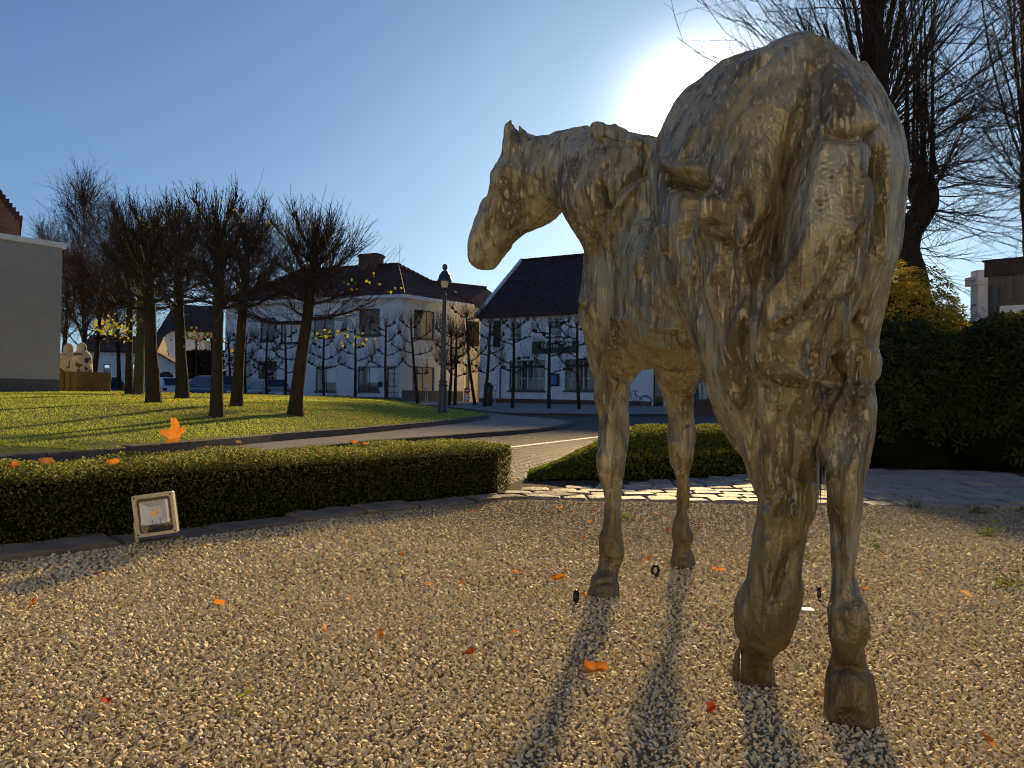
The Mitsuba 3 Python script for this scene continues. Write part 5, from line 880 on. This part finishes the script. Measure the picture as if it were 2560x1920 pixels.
# ------------------------------------------------------------------ cars
def loft(rings, cap=True):
    rings = np.array(rings); n, s, _ = rings.shape; i, j = np.meshgrid(np.arange(n-1), np.arange(s), indexing='ij'); k = (j+1) % s
    f = np.stack([i*s+j, i*s+k, (i+1)*s+k, (i+1)*s+j], -1).reshape(-1, 4); m = MB().add(rings.reshape(-1, 3), f)
    for r, o in ((rings[0], 1), (rings[-1], -1)): m.add(np.vstack([r, r.mean(0)]), [[q, (q+1) % s, s][::o] for q in range(s)])
    ms = m.mesh(); ms.fix_normals(); return ms
def ring(x, z0, z1, hw, p=.45, s=20):
    a = np.arange(s)*2*np.pi/s+.001; c, d = np.cos(a), np.sin(a); return np.c_[np.full(s, x), np.sign(c)*np.abs(c)**p*hw, (z0+z1)/2+np.sign(d)*np.abs(d)**p*(z1-z0)/2]
def car(label, x, y, d, head, L, Wd, H, paint, roofx, rear, front, belt=.60, small=False):
    """roofx: fractions of the length where the roof ends behind and in front; rear/front: fractions where the glass meets the body; head: direction of the bonnet."""
    k = thing('parked_car', label, 'car', 'cars parked behind the lawn'); o = at(x, y, d); o[2] = rise(d)+ZR; h = unit([head[0], head[1], 0]); n = np.array([-h[1], h[0], 0])
    M = lambda v: o+np.asarray(v)[:, :1]*h+np.asarray(v)[:, 1:2]*n+np.asarray(v)[:, 2:]*UP
    bz = H*belt; X = lambda f: (f-.5)*L; w = Wd/2
    st = [(0, .34, bz*.82, w*.80), (.02, .26, bz*.98, w*.92), (.10, .22, bz*1.0, w*.985), (.5, .20, bz*1.0, w), (.72, .20, bz*.97, w), (.86, .22, bz*.90, w*.97), (.97, .26, bz*.78, w*.90), (1., .34, bz*.62, w*.78)]
    body = loft([ring(X(f), a, b, c) for f, a, b, c in st]); body.vertices = M(body.vertices); bd = part(k, 'body', body, paint, smooth=40)
    gs = [(rear, bz-.06, bz+.02, w*.90), (rear+(roofx[0]-rear)*.5, bz-.06, bz+(H-bz)*.62, w*.82), (roofx[0], bz-.06, H*.975, w*.74), ((roofx[0]+roofx[1])/2, bz-.06, H, w*.75), (roofx[1], bz-.06, H*.965, w*.74), (roofx[1]+(front-roofx[1])*.5, bz-.06, bz+(H-bz)*.58, w*.82), (front, bz-.06, bz+.02, w*.88)]
    def gring(x, z0, z1, hw):
        hb = w*.93; r = .06; return np.array([[x, -hb, z0], [x, -hb, bz], [x, -hw, z1-r], [x, -hw+.09, z1], [x, 0, z1+.012], [x, hw-.09, z1], [x, hw, z1-r], [x, hb, bz], [x, hb, z0]])
    ca = loft([gring(X(f), a, max(b, bz+.05), c) for f, a, b, c in gs]); ca.vertices = M(ca.vertices); part(k, 'cabin', ca, paint, smooth=35)
    tum = lambda z: w*.93+(w*.74-w*.93)*(z-bz)/(H-bz)+.012
    for s in (-1, 1):
        zt = H-.15; za = bz+.03; xs = [X(rear)+(X(roofx[0])-X(rear))*.55+.12, X(roofx[0])+.10, X(.5), X(roofx[1])-.08, X(front)-.32]; xm = X(.52)
        for poly in ([(xs[0], za), (xm-.04, za), (xm-.04, zt), (xs[1]+.05, zt)], [(xm+.04, za), (xs[4], za), (xs[3], zt), (xm+.04, zt)]):
            part(k, 'window', MB().add(M([[a, s*tum(z), z] for a, z in poly]), [[0, 1, 2, 3]]), 'm_carglass')
    def pane(f0, f1, nm, sg_):
        a0, a1 = X(f0)+(X(f1)-X(f0))*.12, X(f0)+(X(f1)-X(f0))*.88; z0, z1 = bz+.02+(H*.975-bz)*.12, bz+(H*.975-bz)*.86; v = [[a0, -w*.74, z0], [a0, w*.74, z0], [a1, w*.64, z1], [a1, -w*.64, z1]]
        part(k, nm, MB().add(M(np.array(v)+[sg_*.09, 0, .06]), [[0, 1, 2, 3]]), 'm_carglass')
    pane(rear, roofx[0], 'rear_window', -1); pane(front, roofx[1], 'windscreen', 1)
    for fx in (.18, .81):
        for s in (-1, 1):
            c = M([[X(fx), s*(w-.10), .31]])[0]; wh = num(k+'__wheel'); ax = n*s; e1, e2 = h, UP; a = np.arange(20)*2*np.pi/20; rr = np.cos(a)[:, None]*e1+np.sin(a)[:, None]*e2
            scene[wh] = mikit.ply(loft([c-ax*.10+rr*.29, c-ax*.1+rr*.315, c+ax*.09+rr*.315, c+ax*.105+rr*.27]), 'm_tyre'); m = MB(); rim = loft([c+ax*.07+rr*.20, c+ax*.112+rr*.20]); m.tm(rim); part(wh, 'rim', m, 'm_metal')
    for s in (-1, 1):
        part(k, 'taillight', MB().box([X(.0)-.01, s*w*.60, bz*.70], [X(.045), s*w*.93, bz*.92], M, .02), 'm_taillight'); part(k, 'headlight', MB().box([X(.95), s*w*.62, bz*.60], [X(.985), s*w*.88, bz*.76], M, .02), 'm_metal')
        part(k, 'mirror', MB().box([X(.66), s*(w+.02), bz+.02], [X(.66)+.14, s*(w+.20), bz+.17], M, .03), paint)
    part(k, 'number_plate', MB().box([X(0)-.03, -.26, bz*.55], [X(0)-.005, .26, bz*.68], M), 'm_paper'); return k
car('dark navy hatchback mostly hidden behind the lawn near the stone figures', 262, 1000, 52., (-.62, .78), 4.0, 1.7, 1.44, 'm_carnavy', (.16, .60), .02, .74)
car('small white hatchback parked between the thick dark trunk and its right neighbour', 408, 1003, 54., (-.72, .69), 3.55, 1.63, 1.5, 'm_carwhite', (.20, .60), .03, .76, .56)
car('dark blue grey people carrier parked behind the widest goblet crown tree', 522, 1004, 52., (-.80, .60), 4.6, 1.82, 1.66, 'm_carslate', (.10, .62), .01, .82)
car('grey estate car with its red tail light towards the corner house', 658, 1006, 53., (-.66, .75), 4.65, 1.8, 1.48, 'm_cargrey', (.12, .56), .015, .73)
# ------------------------------------------------------------------ street lamp, signs, bin
def street_lamp(label, x, y0, d, scale, seg=24):
    k = thing('street_lamp', label, 'street lamp', 'old style street lamps'); b = at(x, y0, d); b[2] = surf(b[:2])[0]-.03; s = scale*25/FPX; P = lambda prof: [(r*s, z*s) for r, z in prof]
    part(k, 'base', MB().lathe(P([(0, 0), (15, 0), (15, 6), (12, 10), (11.5, 40), (10, 62), (9.5, 66), (12, 67), (12, 70), (9, 72), (9, 76), (10.5, 77), (10.5, 80), (7.5, 82), (0, 82)]), b, seg), 'm_lamp', smooth=40)
    part(k, 'post', MB().lathe(P([(7.2, 82), (6.6, 130), (6, 160), (6.3, 162), (6, 164), (4.4, 285), (4, 287), (5.5, 289), (5.5, 293), (3, 296), (2.6, 304), (4.5, 306), (0, 306)]), b, seg), 'm_lamp', smooth=40)
    m = MB(); [m.tube([b+[0, 0, 297*s], b+[math.cos(a)*8*s, math.sin(a)*8*s, 300*s], b+[math.cos(a)*10*s, math.sin(a)*10*s, 306*s]], [1.1*s, 1.1*s, 1.1*s], 6) for a in (0, 2.09, 4.19)]; part(k, 'bracket', m, 'm_lamp')
    l = num(k+'__lantern'); scene[l] = mikit.ply(MB().lathe(P([(6, 326+6), (17.5, 325), (18, 328), (16, 333), (13.5, 341), (9, 348), (6, 351), (3.5, 352), (3.5, 354), (5.5, 356), (6.5, 361), (5.2, 366), (3, 368), (0, 368.5)]), b, seg).mesh(), 'm_lamp', smooth=40)
    part(l, 'cup', MB().lathe(P([(0, 305), (4, 305.5), (6.5, 308), (6.5, 310), (0, 310)]), b, seg), 'm_lamp', smooth=40)
    part(l, 'globe', MB().lathe(P([(6, 310), (8, 314), (9, 320), (9.2, 327), (8.6, 331)]), b, seg), 'm_milk', smooth=True, label='milky glass lantern'); return k
street_lamp('tall dark street lamp with milky lantern at the right end of the lawn', 1106, 1045, 24.6, 1.0)
street_lamp('far street lamp half hidden between front and hind legs of the horse', 1741, 1015, 40., 1.10, 12)
k = thing('no_entry_sign', 'round red no entry sign with white bar before the houses', 'traffic sign'); d = 45.; c = at(1168, 976, d); r = 8*d/FPX; b = np.array([c[0], d, rise(d)-.1])
disc = lambda c, r, w0, w1, n=28: loft([c+np.c_[np.cos(t)*r, np.full(n, w), np.sin(t)*r] for t in [np.arange(n)*2*np.pi/n] for w in (w0, w1)])
part(k, 'post', MB().tube([b, c+[0, .03, r*.9]], [.03, .03], 8), 'm_metal'); part(k, 'rim', disc(c, r, -.012, .0), 'm_paper'); part(k, 'disc', disc(c, r*.95, -.018, -.0122), 'm_red'); part(k, 'bar', MB().box(c-[r*.74, .024, r*.15], c+[r*.74, -.0182, r*.15]), 'm_paper'); part(k, 'back', disc(c, r*.98, .0005, .015), 'm_metal')
pl_ = k+'__plate'; c2 = at(1168.5, 993.5, d); w = 6.5*d/FPX; scene[pl_] = mikit.ply(MB().box(c2-[w, .012, w*.8], c2+[w, 0, w*.8], None, .005).mesh(), 'm_paper'); labels[pl_] = {'label': 'white plate with a small dark symbol below the disc'}
m = MB(); m.box(c2+[-w*.1, -.016, -w*.2], c2+[w*.55, -.0122, w*.12]); m.box(c2+[-w*.5, -.016, w*.2], c2+[w*.1, -.0122, w*.3]); part(pl_, 'symbol', m, 'm_black')
k = thing('notice_board', 'small white notice on thin stakes by the right window of the corner house', 'sign'); d = 50.; c = at(1066, 965, d); m = MB(); [m.tube([[c[0]+x, d, rise(d)-.1], [c[0]+x, d, at(1066, 931, d)[2]]], [.015, .015], 5) for x in (-.05, .06)]; part(k, 'stake', m, 'm_metal'); part(k, 'board', MB().box(c-[.13, .03, .10], c+[.14, -.01, .10], None, .01), 'm_paper')
k = thing('litter_bin', 'tall dark litter bin at the left corner of the restaurant', 'litter bin'); d = 44.; b = at(1220, 1020, d); s = d/FPX; b[2] = rise(d); part(k, 'body', MB().lathe([(0, 0), (10.5*s, 0), (11.5*s, 52*s), (10.5*s, 56*s), (7*s, 60*s), (0, 62*s)], b, 20), 'm_black', smooth=40); part(k, 'rim', MB().lathe([(12*s, 50*s), (12.4*s, 51*s), (12.4*s, 53.5*s), (11.6*s, 54*s)], b, 20), 'm_iron')
k = thing('parking_post', 'grey post with small rounded head right of the dark bin', 'post'); b = at(1237, 1022, d); b[2] = rise(d)-.05; part(k, 'post', MB().tube([b, b+[0, 0, 44*s]], [.03, .03], 8), 'm_metal'); part(k, 'head', MB().box(b+[-4*s, -.06, 43*s], b+[4*s, .06, 60*s], None, .05), 'm_metal')
k = thing('white_post', 'slanting pale pole on the lawn edge beside the white car', 'post'); b = at(440, 990, 50.); t = at(447, 878, 50.); b[2] = -.1; part(k, 'pole', MB().tube([b, t], [.07, .05], 8), 'm_metal')
# bicycle leaning by the restaurant wall
k = thing('bicycle', 'black bicycle leaning at the white wall between the front legs of the horse', 'bicycle'); d = 46.; s = d/FPX; g = rise(d)+.02; c1 = at(1613, 1012, d); R_ = .34; c1[2] = g+R_; c0 = c1-[1.05, -.1, 0]; dirb = unit(c1-c0)
for c in (c0, c1):
    a = np.linspace(0, 2*np.pi, 29); w = num(k+'__wheel'); scene[w] = mikit.ply(MB().tube(c+np.cos(a)[:, None]*dirb*R_+np.sin(a)[:, None]*UP*R_, np.full(29, .018), 6, False).mesh(), 'm_tyre'); m = MB(); [m.tube([c, c+(math.cos(q)*dirb+math.sin(q)*UP)*R_], [.003, .003], 3, False) for q in np.arange(16)*np.pi/8]; part(w, 'spokes', m, 'm_metal')
bb, st, hd = c1-dirb*.44-[0, 0, .03], c1-dirb*.58+[0, 0, .50], c0+dirb*.22+[0, 0, .52]; m = MB()
for a, b in ((bb, st), (st, c1), (bb, c1), (hd, st-[0, 0, .06]), (hd-[0, 0, .1], bb), (hd, c0), (st, st+[0, 0, .14]), (hd, hd+[-.02, 0, .16])): m.tube([a, b], [.018, .018], 6)
part(k, 'frame', m, 'm_black'); q = st+[0, 0, .15]; part(k, 'saddle', hull(np.vstack([q+v for v in np.array([[-.16, -.03, 0], [-.16, .03, 0], [.12, -.08, .03], [.12, .08, .03], [.12, -.07, -.03], [.12, .07, -.03], [-.15, 0, .03]])])), 'm_black'); q = hd+[-.02, 0, .17]; part(k, 'handlebar', MB().tube([q+[.12, -.28, .02], q+[-.02, -.2, .02], q, q+[-.02, .2, .02], q+[.12, .28, .02]], np.full(5, .014), 6), 'm_metal'); part(k, 'rack', MB().box(c1+[-.28, -.06, R_+.08], c1+[.22, .06, R_+.10]), 'm_black')
a = np.linspace(.2, 2.6, 12); part(k, 'mudguard', MB().tube(c1+np.cos(a)[:, None]*dirb*(R_+.05)+np.sin(a)[:, None]*UP*(R_+.05), np.full(12, .02), 5), 'm_black')
k = thing('cycle_rack', 'row of low metal cycle hoops at the foot of the corner house', 'cycle rack'); d = 55.; m = MB()
for x in (824, 839, 854, 869): a = np.linspace(0, np.pi, 10); c = at(x, 1003, d); c[2] = rise(d); part(k, 'hoop', MB().tube(c+np.c_[np.cos(a)*.26, .3*np.cos(a), np.sin(a)*.42], np.full(10, .025), 6), 'm_iron')
# ------------------------------------------------------------------ stone figures on rusty plinths
for lab, hx, htop, bx, hw, bw, yb, d, sd in (('pale mottled stone figure with round head on the rusty plinth', 203, 857, 203, 12, 27, 930, 29., 3), ('darker stone figure half hidden by the white brick building', 176, 859, 170, 12, 27, 929, 30., 4)):
    s = d/FPX; b = at(bx, yb, d); k = thing('stone_figure', lab, 'sculpture'); Hb = (yb-htop)*s; z = np.array([0, .03, .25, .45, .58, .66, .70, .735, .80, .88, .95, .99, 1.0]); r = np.array([.98, 1., .93, .86, .78, .66, .50, .45, .46, .45, .36, .18, 0]); r = np.r_[r[:7]*bw*s, r[7:]/.46*hw*s]
    m = MB().lathe(list(zip(r, z*Hb)), [0, 0, 0], 28); v = np.vstack(m.v); v *= 1+.10*(meshkit.fbm(v*4+sd, 3)-.5)[:, None]; part(k, 'body', trimesh.Trimesh(v+b, np.vstack(m.f), process=False), 'm_sculpt', smooth=True)
    m = MB(); [m.tube([b+[sg_*bw*s*.72, -.06, Hb*.58], b+[sg_*bw*s*1.0, -.12, Hb*.34], b+[sg_*bw*s*.80, -.30, Hb*.16]], [5*s, 4.5*s, 3.5*s], 8) for sg_ in (-1, 1)]; part(k, 'arms', m, 'm_sculpt', smooth=True)
for lab, x0, x1, d, dep in (('rusty steel plinth under the pale mottled figure', 162, 193, 28.2, 1.1), ('rusty steel plinth at the corner of the white brick building', 128, 159, 28.6, 1.0)):
    a, b = at(x0, 929, d), at(x1, 929, d-.15); t = unit(np.r_[(b-a)[:2], 0]); w = np.linalg.norm(b-a); k = thing('steel_plinth', lab, 'plinth'); n = np.array([.80, .60, 0]); M = lambda v: np.r_[a[:2], 0]+v[:, :1]*t+v[:, 1:2]*n+v[:, 2:]*UP
    part(k, 'block', MB().box([0, 0, .2], [w, dep, a[2]], M, .015), 'm_rust'); part(k, 'seam', MB().box([w*.45, -.012, .25], [w*.52, 0, a[2]-.03], M), 'm_darkwood')
# ------------------------------------------------------------------ floodlight
TL, TR, BR, BL = at(320, 1244, 3.96), at(420.5, 1232.5, 3.98), at(442, 1327.5, 3.98), at(341.5, 1345, 3.96); ex = np.array([math.cos(.15), .03, math.sin(.15)]); ex = unit(ex); ez = np.array([-math.sin(.19), .0, math.cos(.19)]); ez = unit(ez-ex*(ez@ex)); ey = np.cross(ez, ex); Wf, Hf = .204, .207; O = BL
fm = lambda v: O+np.asarray(v)[:, :1]*ex-np.asarray(v)[:, 1:2]*ey*np.sign((np.cross(ez, ex)@np.array([0, 1, 0])))+np.asarray(v)[:, 2:]*ez     # +y of the box is towards the viewer
k = thing('floodlight', 'square cream framed floodlight leaning on the stones before the long hedge', 'floodlight'); fr = sg.box(0, 0, Wf, Hf).buffer(-.006).buffer(.006); inn = sg.box(.021, .016, Wf-.016, Hf-.018).buffer(-.012).buffer(.012)
def ext(g, w0, w1): e = poly_solid(g, w1-w0); v = e.vertices; ms = trimesh.Trimesh(fm(np.c_[v[:, 0], v[:, 2]+w0, v[:, 1]]), e.faces, process=False); ms.fix_normals(); return ms
f_ = part(k, 'frame', ext(fr.difference(inn), -.022, .004), 'm_flood', smooth=30)
for u, z in ((.012, .012), (Wf-.012, .012), (.012, Hf-.012), (Wf-.012, Hf-.012)): part(f_, 'screw', ext(sg.Point(u, z).buffer(.0042, 6), .004, .006), 'm_black')
part(k, 'housing', MB().box([.012, -.075, .012], [Wf-.012, -.0225, Hf-.012], fm, .012), 'm_black', smooth=30)
opn = sg.box(.028, Hf*.265, Wf-.030, Hf-.034).buffer(-.008).buffer(.008); part(k, 'mask', ext(inn.buffer(-.0005).difference(opn), -.008, -.004), 'm_navy')
x0, z0, x1, z1 = opn.bounds; led = ((x0+x1)/2-.004, z0+(z1-z0)*.48); c = .011; A_ = np.array([[x0, -.009, z0], [x1, -.009, z0], [x1, -.009, z1], [x0, -.009, z1]]); B_ = np.array([[led[0]-.03, -.020, led[1]-.03], [led[0]+.03, -.020, led[1]-.03], [led[0]+.03, -.020, led[1]+.03], [led[0]-.03, -.020, led[1]+.03]])
part(k, 'reflector', MB().add(fm(np.vstack([A_, B_])), [[0, 1, 5, 4], [1, 2, 6, 5], [2, 3, 7, 6], [3, 0, 4, 7], [4, 5, 6, 7]]), 'm_reflector'); part(k, 'led', MB().box([led[0]-.011, -.0195, led[1]-.011], [led[0]+.010, -.016, led[1]+.011], fm), 'm_led', label='small orange light chip')
part(k, 'rib', MB().box([x1-.014, -.0088, z0+.004], [x1-.004, -.0062, z1-.004], fm), 'm_paper'); m = MB(); [m.box([u, -.0088, z0+.002], [u+.0015, -.0072, z0+h_], fm) for u, h_ in ((led[0]-.012, .022), (led[0]+.003, .014), (led[0]+.025, .028))]; part(k, 'fin', m, 'm_navy')  # the pale strip is a painted highlight along the right reflector wall
part(k, 'glass', MB().add(fm(np.array([[.022, -.0025, .017], [Wf-.017, -.0025, .017], [Wf-.017, -.0025, Hf-.019], [.022, -.0025, Hf-.019]])), [[0, 1, 2, 3]]), 'm_glass')
a = at(331, 1300, 3.99); part(k, 'bracket', MB().box([-.014, -.03, -.026], [-.004, -.012, Hf*.36], fm, .002), 'm_flood'); part(k, 'foot', MB().box([-.012, -.06, -.03], [Wf, -.02, -.022], fm), 'm_black')
# ------------------------------------------------------------------ wooden shed and white chimney at the right
h = thing('wooden_shed', 'weathered grey wooden shed with flat dark fascia at the right edge', 'shed'); d0, d1 = 14.6, 13.6; A, B = xy(2468, d0), xy(2700, d1); pl = Plane(A, B-A); L = np.linalg.norm(B-A); zt = pl.uz(2475, 690)[1]; zr = pl.uz(2500, 766)[1]; zr2 = pl.uz(2500, 782)[1]; nb = -pl.n[:2]
rng = np.random.default_rng(4); u = 0; 
while u < L-.02: w = min(rng.uniform(.15, .20), L-u); part(h, 'plank', MB().box([u+.003, 0, zr], [u+w-.003, .022+rng.uniform(0, .008), zt], pl.M), 'm_wood'); u += w
u = .0
while u < L-.02: w = min(.19, L-u); part(h, 'plank', MB().box([u+.003, 0, .0], [u+w-.003, .022, zr2], pl.M), 'm_wood'); u += w
part(h, 'rail', MB().box([.2, .0, zr2], [L, .05, zr], pl.M), 'm_trim', label='white painted rail'); part(h, 'post', MB().box([.40, .03, .0], [.53, .08, zr2], pl.M), 'm_trim', label='white post under the rail')
shell(h, [A, B, B+nb*3, A+nb*3], -.1, zt, 'm_wood'); part(h, 'fascia', MB().box([-.05, -.0, zt-.02], [L, .06, pl.uz(2475, 655)[1]], pl.M), 'm_darkwood'); part(h, 'roof', MB().box([-.08, -3.2, pl.uz(2475, 655)[1]], [L, .09, pl.uz(2475, 651)[1]], pl.M), 'm_black'); part(h, 'drainpipe', MB().tube([pl.M(np.array([[.12, .07, .2]]))[0], pl.M(np.array([[.12, .07, pl.uz(2484, 715)[1]]]))[0]], [.045, .045], 8), 'm_plinth')
k = thing('white_chimney', 'white rendered chimney block just left of the wooden shed', 'chimney'); a, b = at(2444, 760, 19.), at(2470, 675, 19.); part(k, 'stack', MB().box([a[0], 19, .0], [b[0]+.3, 19.3, b[2]]), 'm_white'); part(k, 'shoulder', MB().box([a[0]-.08, 18.9, at(2444, 712, 19.)[2]], [a[0]+.35, 19.4, at(2444, 690, 19.)[2]]), 'm_white')
# ------------------------------------------------------------------ small things on the gravel
for x, y, lab, ed in ((1638, 1441, 'rusty iron eyebolt ring in the gravel between the two front hooves', 1.2), (1440, 1509, 'black iron eyebolt ring in the gravel beside the left front hoof', .45), (2048, 1499, 'black iron eyebolt ring in the gravel between the hind legs', .42)):
    b = gnd(x, y); a = np.linspace(0, 2*np.pi, 25); e = np.array([math.sin(ed), math.cos(ed), 0]); r = .0165; k = thing('eyebolt', lab, 'eyebolt', 'iron eyebolts in the gravel'); part(k, 'ring', MB().tube(b+[0, 0, .026]+np.cos(a)[:, None]*e*r+np.sin(a)[:, None]*UP*r*1.25, np.full(25, .0068), 9, False), 'm_iron', smooth=True); part(k, 'shank', MB().tube([b-[0, 0, .02], b+[0, 0, .009]], [.007, .007], 8), 'm_iron')
b = gnd(2010, 1526); solo('stone_plate', MB().box(b+[-.04, -.03, -.005], b+[.035, .02, .008], None, .004), 'm_flood', 'small pale flat plate half covered by gravel between the hind legs', 'plate')
def leaf_mesh(size, rng, lobes=False):
    a = np.linspace(0, 2*np.pi, 41)[:-1]
    if lobes:
        ka = np.radians([-180, -165, -140, -118, -95, -72, -52, -36, -18, 0, 18, 36, 52, 72, 95, 118, 140, 165, 180]); kr = np.array([.22, .30, .52, .34, .36, .74, .60, .36, .66, .86, .66, .36, .60, .74, .36, .34, .52, .30, .22])
        r = np.interp((a+np.pi) % (2*np.pi)-np.pi, ka, kr)*(1+.07*np.where(np.arange(40) % 2, 1, -1))
    else: r = .5*(.42+.16*np.cos(a)**2*1.8)+.03*np.cos(9*a)
    P = np.c_[r*np.cos(a)*size*(1 if lobes else 1.25), r*np.sin(a)*size, 0*a]; Q = P*.5; v = np.vstack([P, Q, [[0, 0, 0]]]); n = 40; f = []
    for i in range(n): j = (i+1) % n; f += [[i, j, n+j], [i, n+j, n+i], [n+i, n+j, 2*n]]
    c, t = rng.uniform(.1, .7), rng.normal(0, .5); x_, y_ = v[:, 0]/size, v[:, 1]/size; v[:, 2] = size*(.25*np.abs(y_)+c*x_**2+.04*np.sin(y_*11+t)+.05*np.sin(x_*9)+t*.35*x_*y_)
    m = MB().add(v, f); m.tube([[-.45*size, 0, v[20, 2]], [-.8*size, .03*size, .02*size+v[20, 2]]], [.0012, .0009], 4); return m.mesh()
LC = {'orange': (.52, .19, .035), 'red': (.33, .075, .025), 'yellow': (.58, .42, .06), 'green': (.40, .46, .04), 'pale': (.50, .30, .12), 'brown': (.26, .12, .05)}
for c in LC: mat('m_leaf'+c, leafy(LC[c], .9, .5))
rng = np.random.default_rng(99)
def fallen(x, y, size, col, label, stand=0., group=None, z=.012, p=None, lobes=False, yaw=None, roll=None):
    b = gnd(x, y) if p is None else p; ms = leaf_mesh(size*1.2, rng, lobes); yaw = rng.random()*360 if yaw is None else yaw; M = np.array((T().rotate([0, 0, 1], yaw).rotate([1, 0, 0], stand+rng.normal(0, 8)).rotate([0, 1, 0], rng.normal(0, 10)).rotate([0, 0, 1], roll or 0.)).matrix)[:3, :3]
    v = ms.vertices@M.T; v[:, 2] -= v[:, 2].min()-(.0 if p is None else -.004); solo('fallen_leaf', trimesh.Trimesh(v+b+[0, 0, z], ms.faces, process=False), 'm_leaf'+col, label, 'leaf', smooth=True, group=group)
zt = .385
for x, y, s, c, lb, st, lo in ((437, 1130, .115, 'orange', 'large orange maple leaf standing on top of the long hedge', 62, True), (35, 1168, .06, 'orange', 'small orange leaf standing at the far left on the hedge top', 70, False), (116, 1160, .07, 'brown', 'brown leaf stuck upright on the hedge top left of the maple leaf', 75, False), (283, 1160, .06, 'orange', 'orange leaf on the hedge top just left of the large maple leaf', 60, False), (885, 1108, .055, 'orange', 'orange leaf on the right half of the hedge top, nearest the lawn kerb', 55, False), (915, 1112, .05, 'orange', 'small orange leaf on the hedge top beside another, left of the hedge end', 55, False), (595, 1108, .05, 'pale', 'pale leaf on the hedge top right of the large maple leaf', 50, False)):
    a = gnd(x, y, zt+.01); fallen(x, y, s, c, lb, st, None, 0., a, lo, yaw=rng.normal(0, 25), roll=90 if lo else None)
for x, y, s, c, lb, st in ((262, 1768, .055, 'red', 'dark red curled leaf on the gravel at lower left', 12), (605, 1758, .052, 'green', 'bright yellow green leaf lying on the gravel', 10), (1490, 1690, .075, 'orange', 'orange leaf with pointed lobes on the gravel near the bottom centre', 18), (1395, 1455, .06, 'orange', 'wide orange leaf on the gravel left of the left front hoof', 15), (710, 1398, .04, 'yellow', 'small yellow leaf on the gravel below the middle of the hedge', 10), (1285, 1592, .045, 'orange', 'orange red leaf lying on the gravel left of the front leg shadow', 12), (948, 1603, .055, 'orange', 'orange leaf standing on edge in the gravel left of centre', 75),
                           (1780, 1793, .05, 'red', 'dark red leaf at the bottom edge left of the hind hoof', 20), (1175, 1644, .04, 'red', 'red leaf on the gravel left of the shadow of the front leg', 14), (875, 1508, .045, 'pale', 'pale orange leaf standing in the gravel below the hedge', 70), (1152, 1468, .042, 'orange', 'orange leaf on the gravel between hedge and left front leg', 10), (1795, 1434, .06, 'orange', 'curled orange leaf just left of the bulky hind leg', 14), (2155, 1480, .055, 'orange', 'orange leaf right of the straight hind leg', 15),
                           (2420, 1503, .06, 'pale', 'pale orange leaf at the far right of the gravel', 15), (2470, 1872, .055, 'orange', 'orange leaf in the bottom right corner of the gravel', 12), (2072, 1784, .075, 'brown', 'orange brown leaf leaning upright against the right hind hoof', 78), (37, 1523, .05, 'yellow', 'yellow leaf on the gravel at the left edge', 10), (80, 1523, .045, 'orange', 'orange leaf standing by the yellow one at the left edge', 70), (548, 1522, .042, 'orange', 'orange leaf standing in the gravel below the floodlight', 65), (815, 1588, .045, 'pale', 'thin pale strip of leaf on the gravel in the left half', 60), (1496, 1497, .04, 'red', 'red leaf touching the left front hoof', 20), (1463, 1497, .035, 'orange', 'orange leaf between eyebolt and left front hoof', 15), (1925, 1640, .03, 'yellow', 'tiny yellow leaf beside the bulky hind hoof', 40)):
    fallen(x, y, s, c, lb, st)
for x, y in ((1180, 1284), (1245, 1283), (1400, 1275), (1428, 1302), (1520, 1302), (1485, 1282), (1565, 1362), (1475, 1312), (1640, 1290), (1668, 1332), (1745, 1327), (1460, 1352), (1425, 1360), (1620, 1405), (2300, 1435), (1890, 1290), (1005, 1395), (250, 1442), (330, 1395), (1290, 1440), (1075, 1470)):
    fallen(x, y, .045, ['orange', 'red', 'orange', 'pale'][rng.integers(4)], 'small leaf lying on the darker gravel between the hedge and the front legs', 8, 'small leaves on the darker gravel')
for x, y, lab, n in ((2470, 1340, 'tuft of green weed in the gravel near the right edge', 40), (2515, 1465, 'dark leafy weed in the gravel at the right edge below the cobbles', 34), (2180, 1366, 'small weed in the gravel right of the straight hind leg', 22), (1570, 1296, 'yellowish weed between the front legs at the back of the gravel', 26), (2010, 1398, 'small weed between the two hind legs', 14), (2290, 1268, 'weed growing at the front edge of the cobbles', 26), (2450, 1282, 'largest weed at the cobble edge near the right border', 44)):
    b = gnd(x, y); D = dirs(rng, n, 10, 75); C, R = shoots(rng, np.tile(b, (n, 1))+rng.normal(0, .03, (n, 3))*[1, 1, 0], D, rng.uniform(.03, .10, n), .001, .0005, 3, .1, .1); P = C.reshape(-1, 3); ms, cc = leaves(P, np.tile(UP, (len(P), 1)), np.full(len(P), .026), rng, np.array([.12, .17, .03])*rng.uniform(.6, 1.3, (len(P), 1)), .2, .6, .4)
    k = thing('weed', lab, 'weed'); part(k, 'leaves', ms, 'm_leafcol', color=cc)
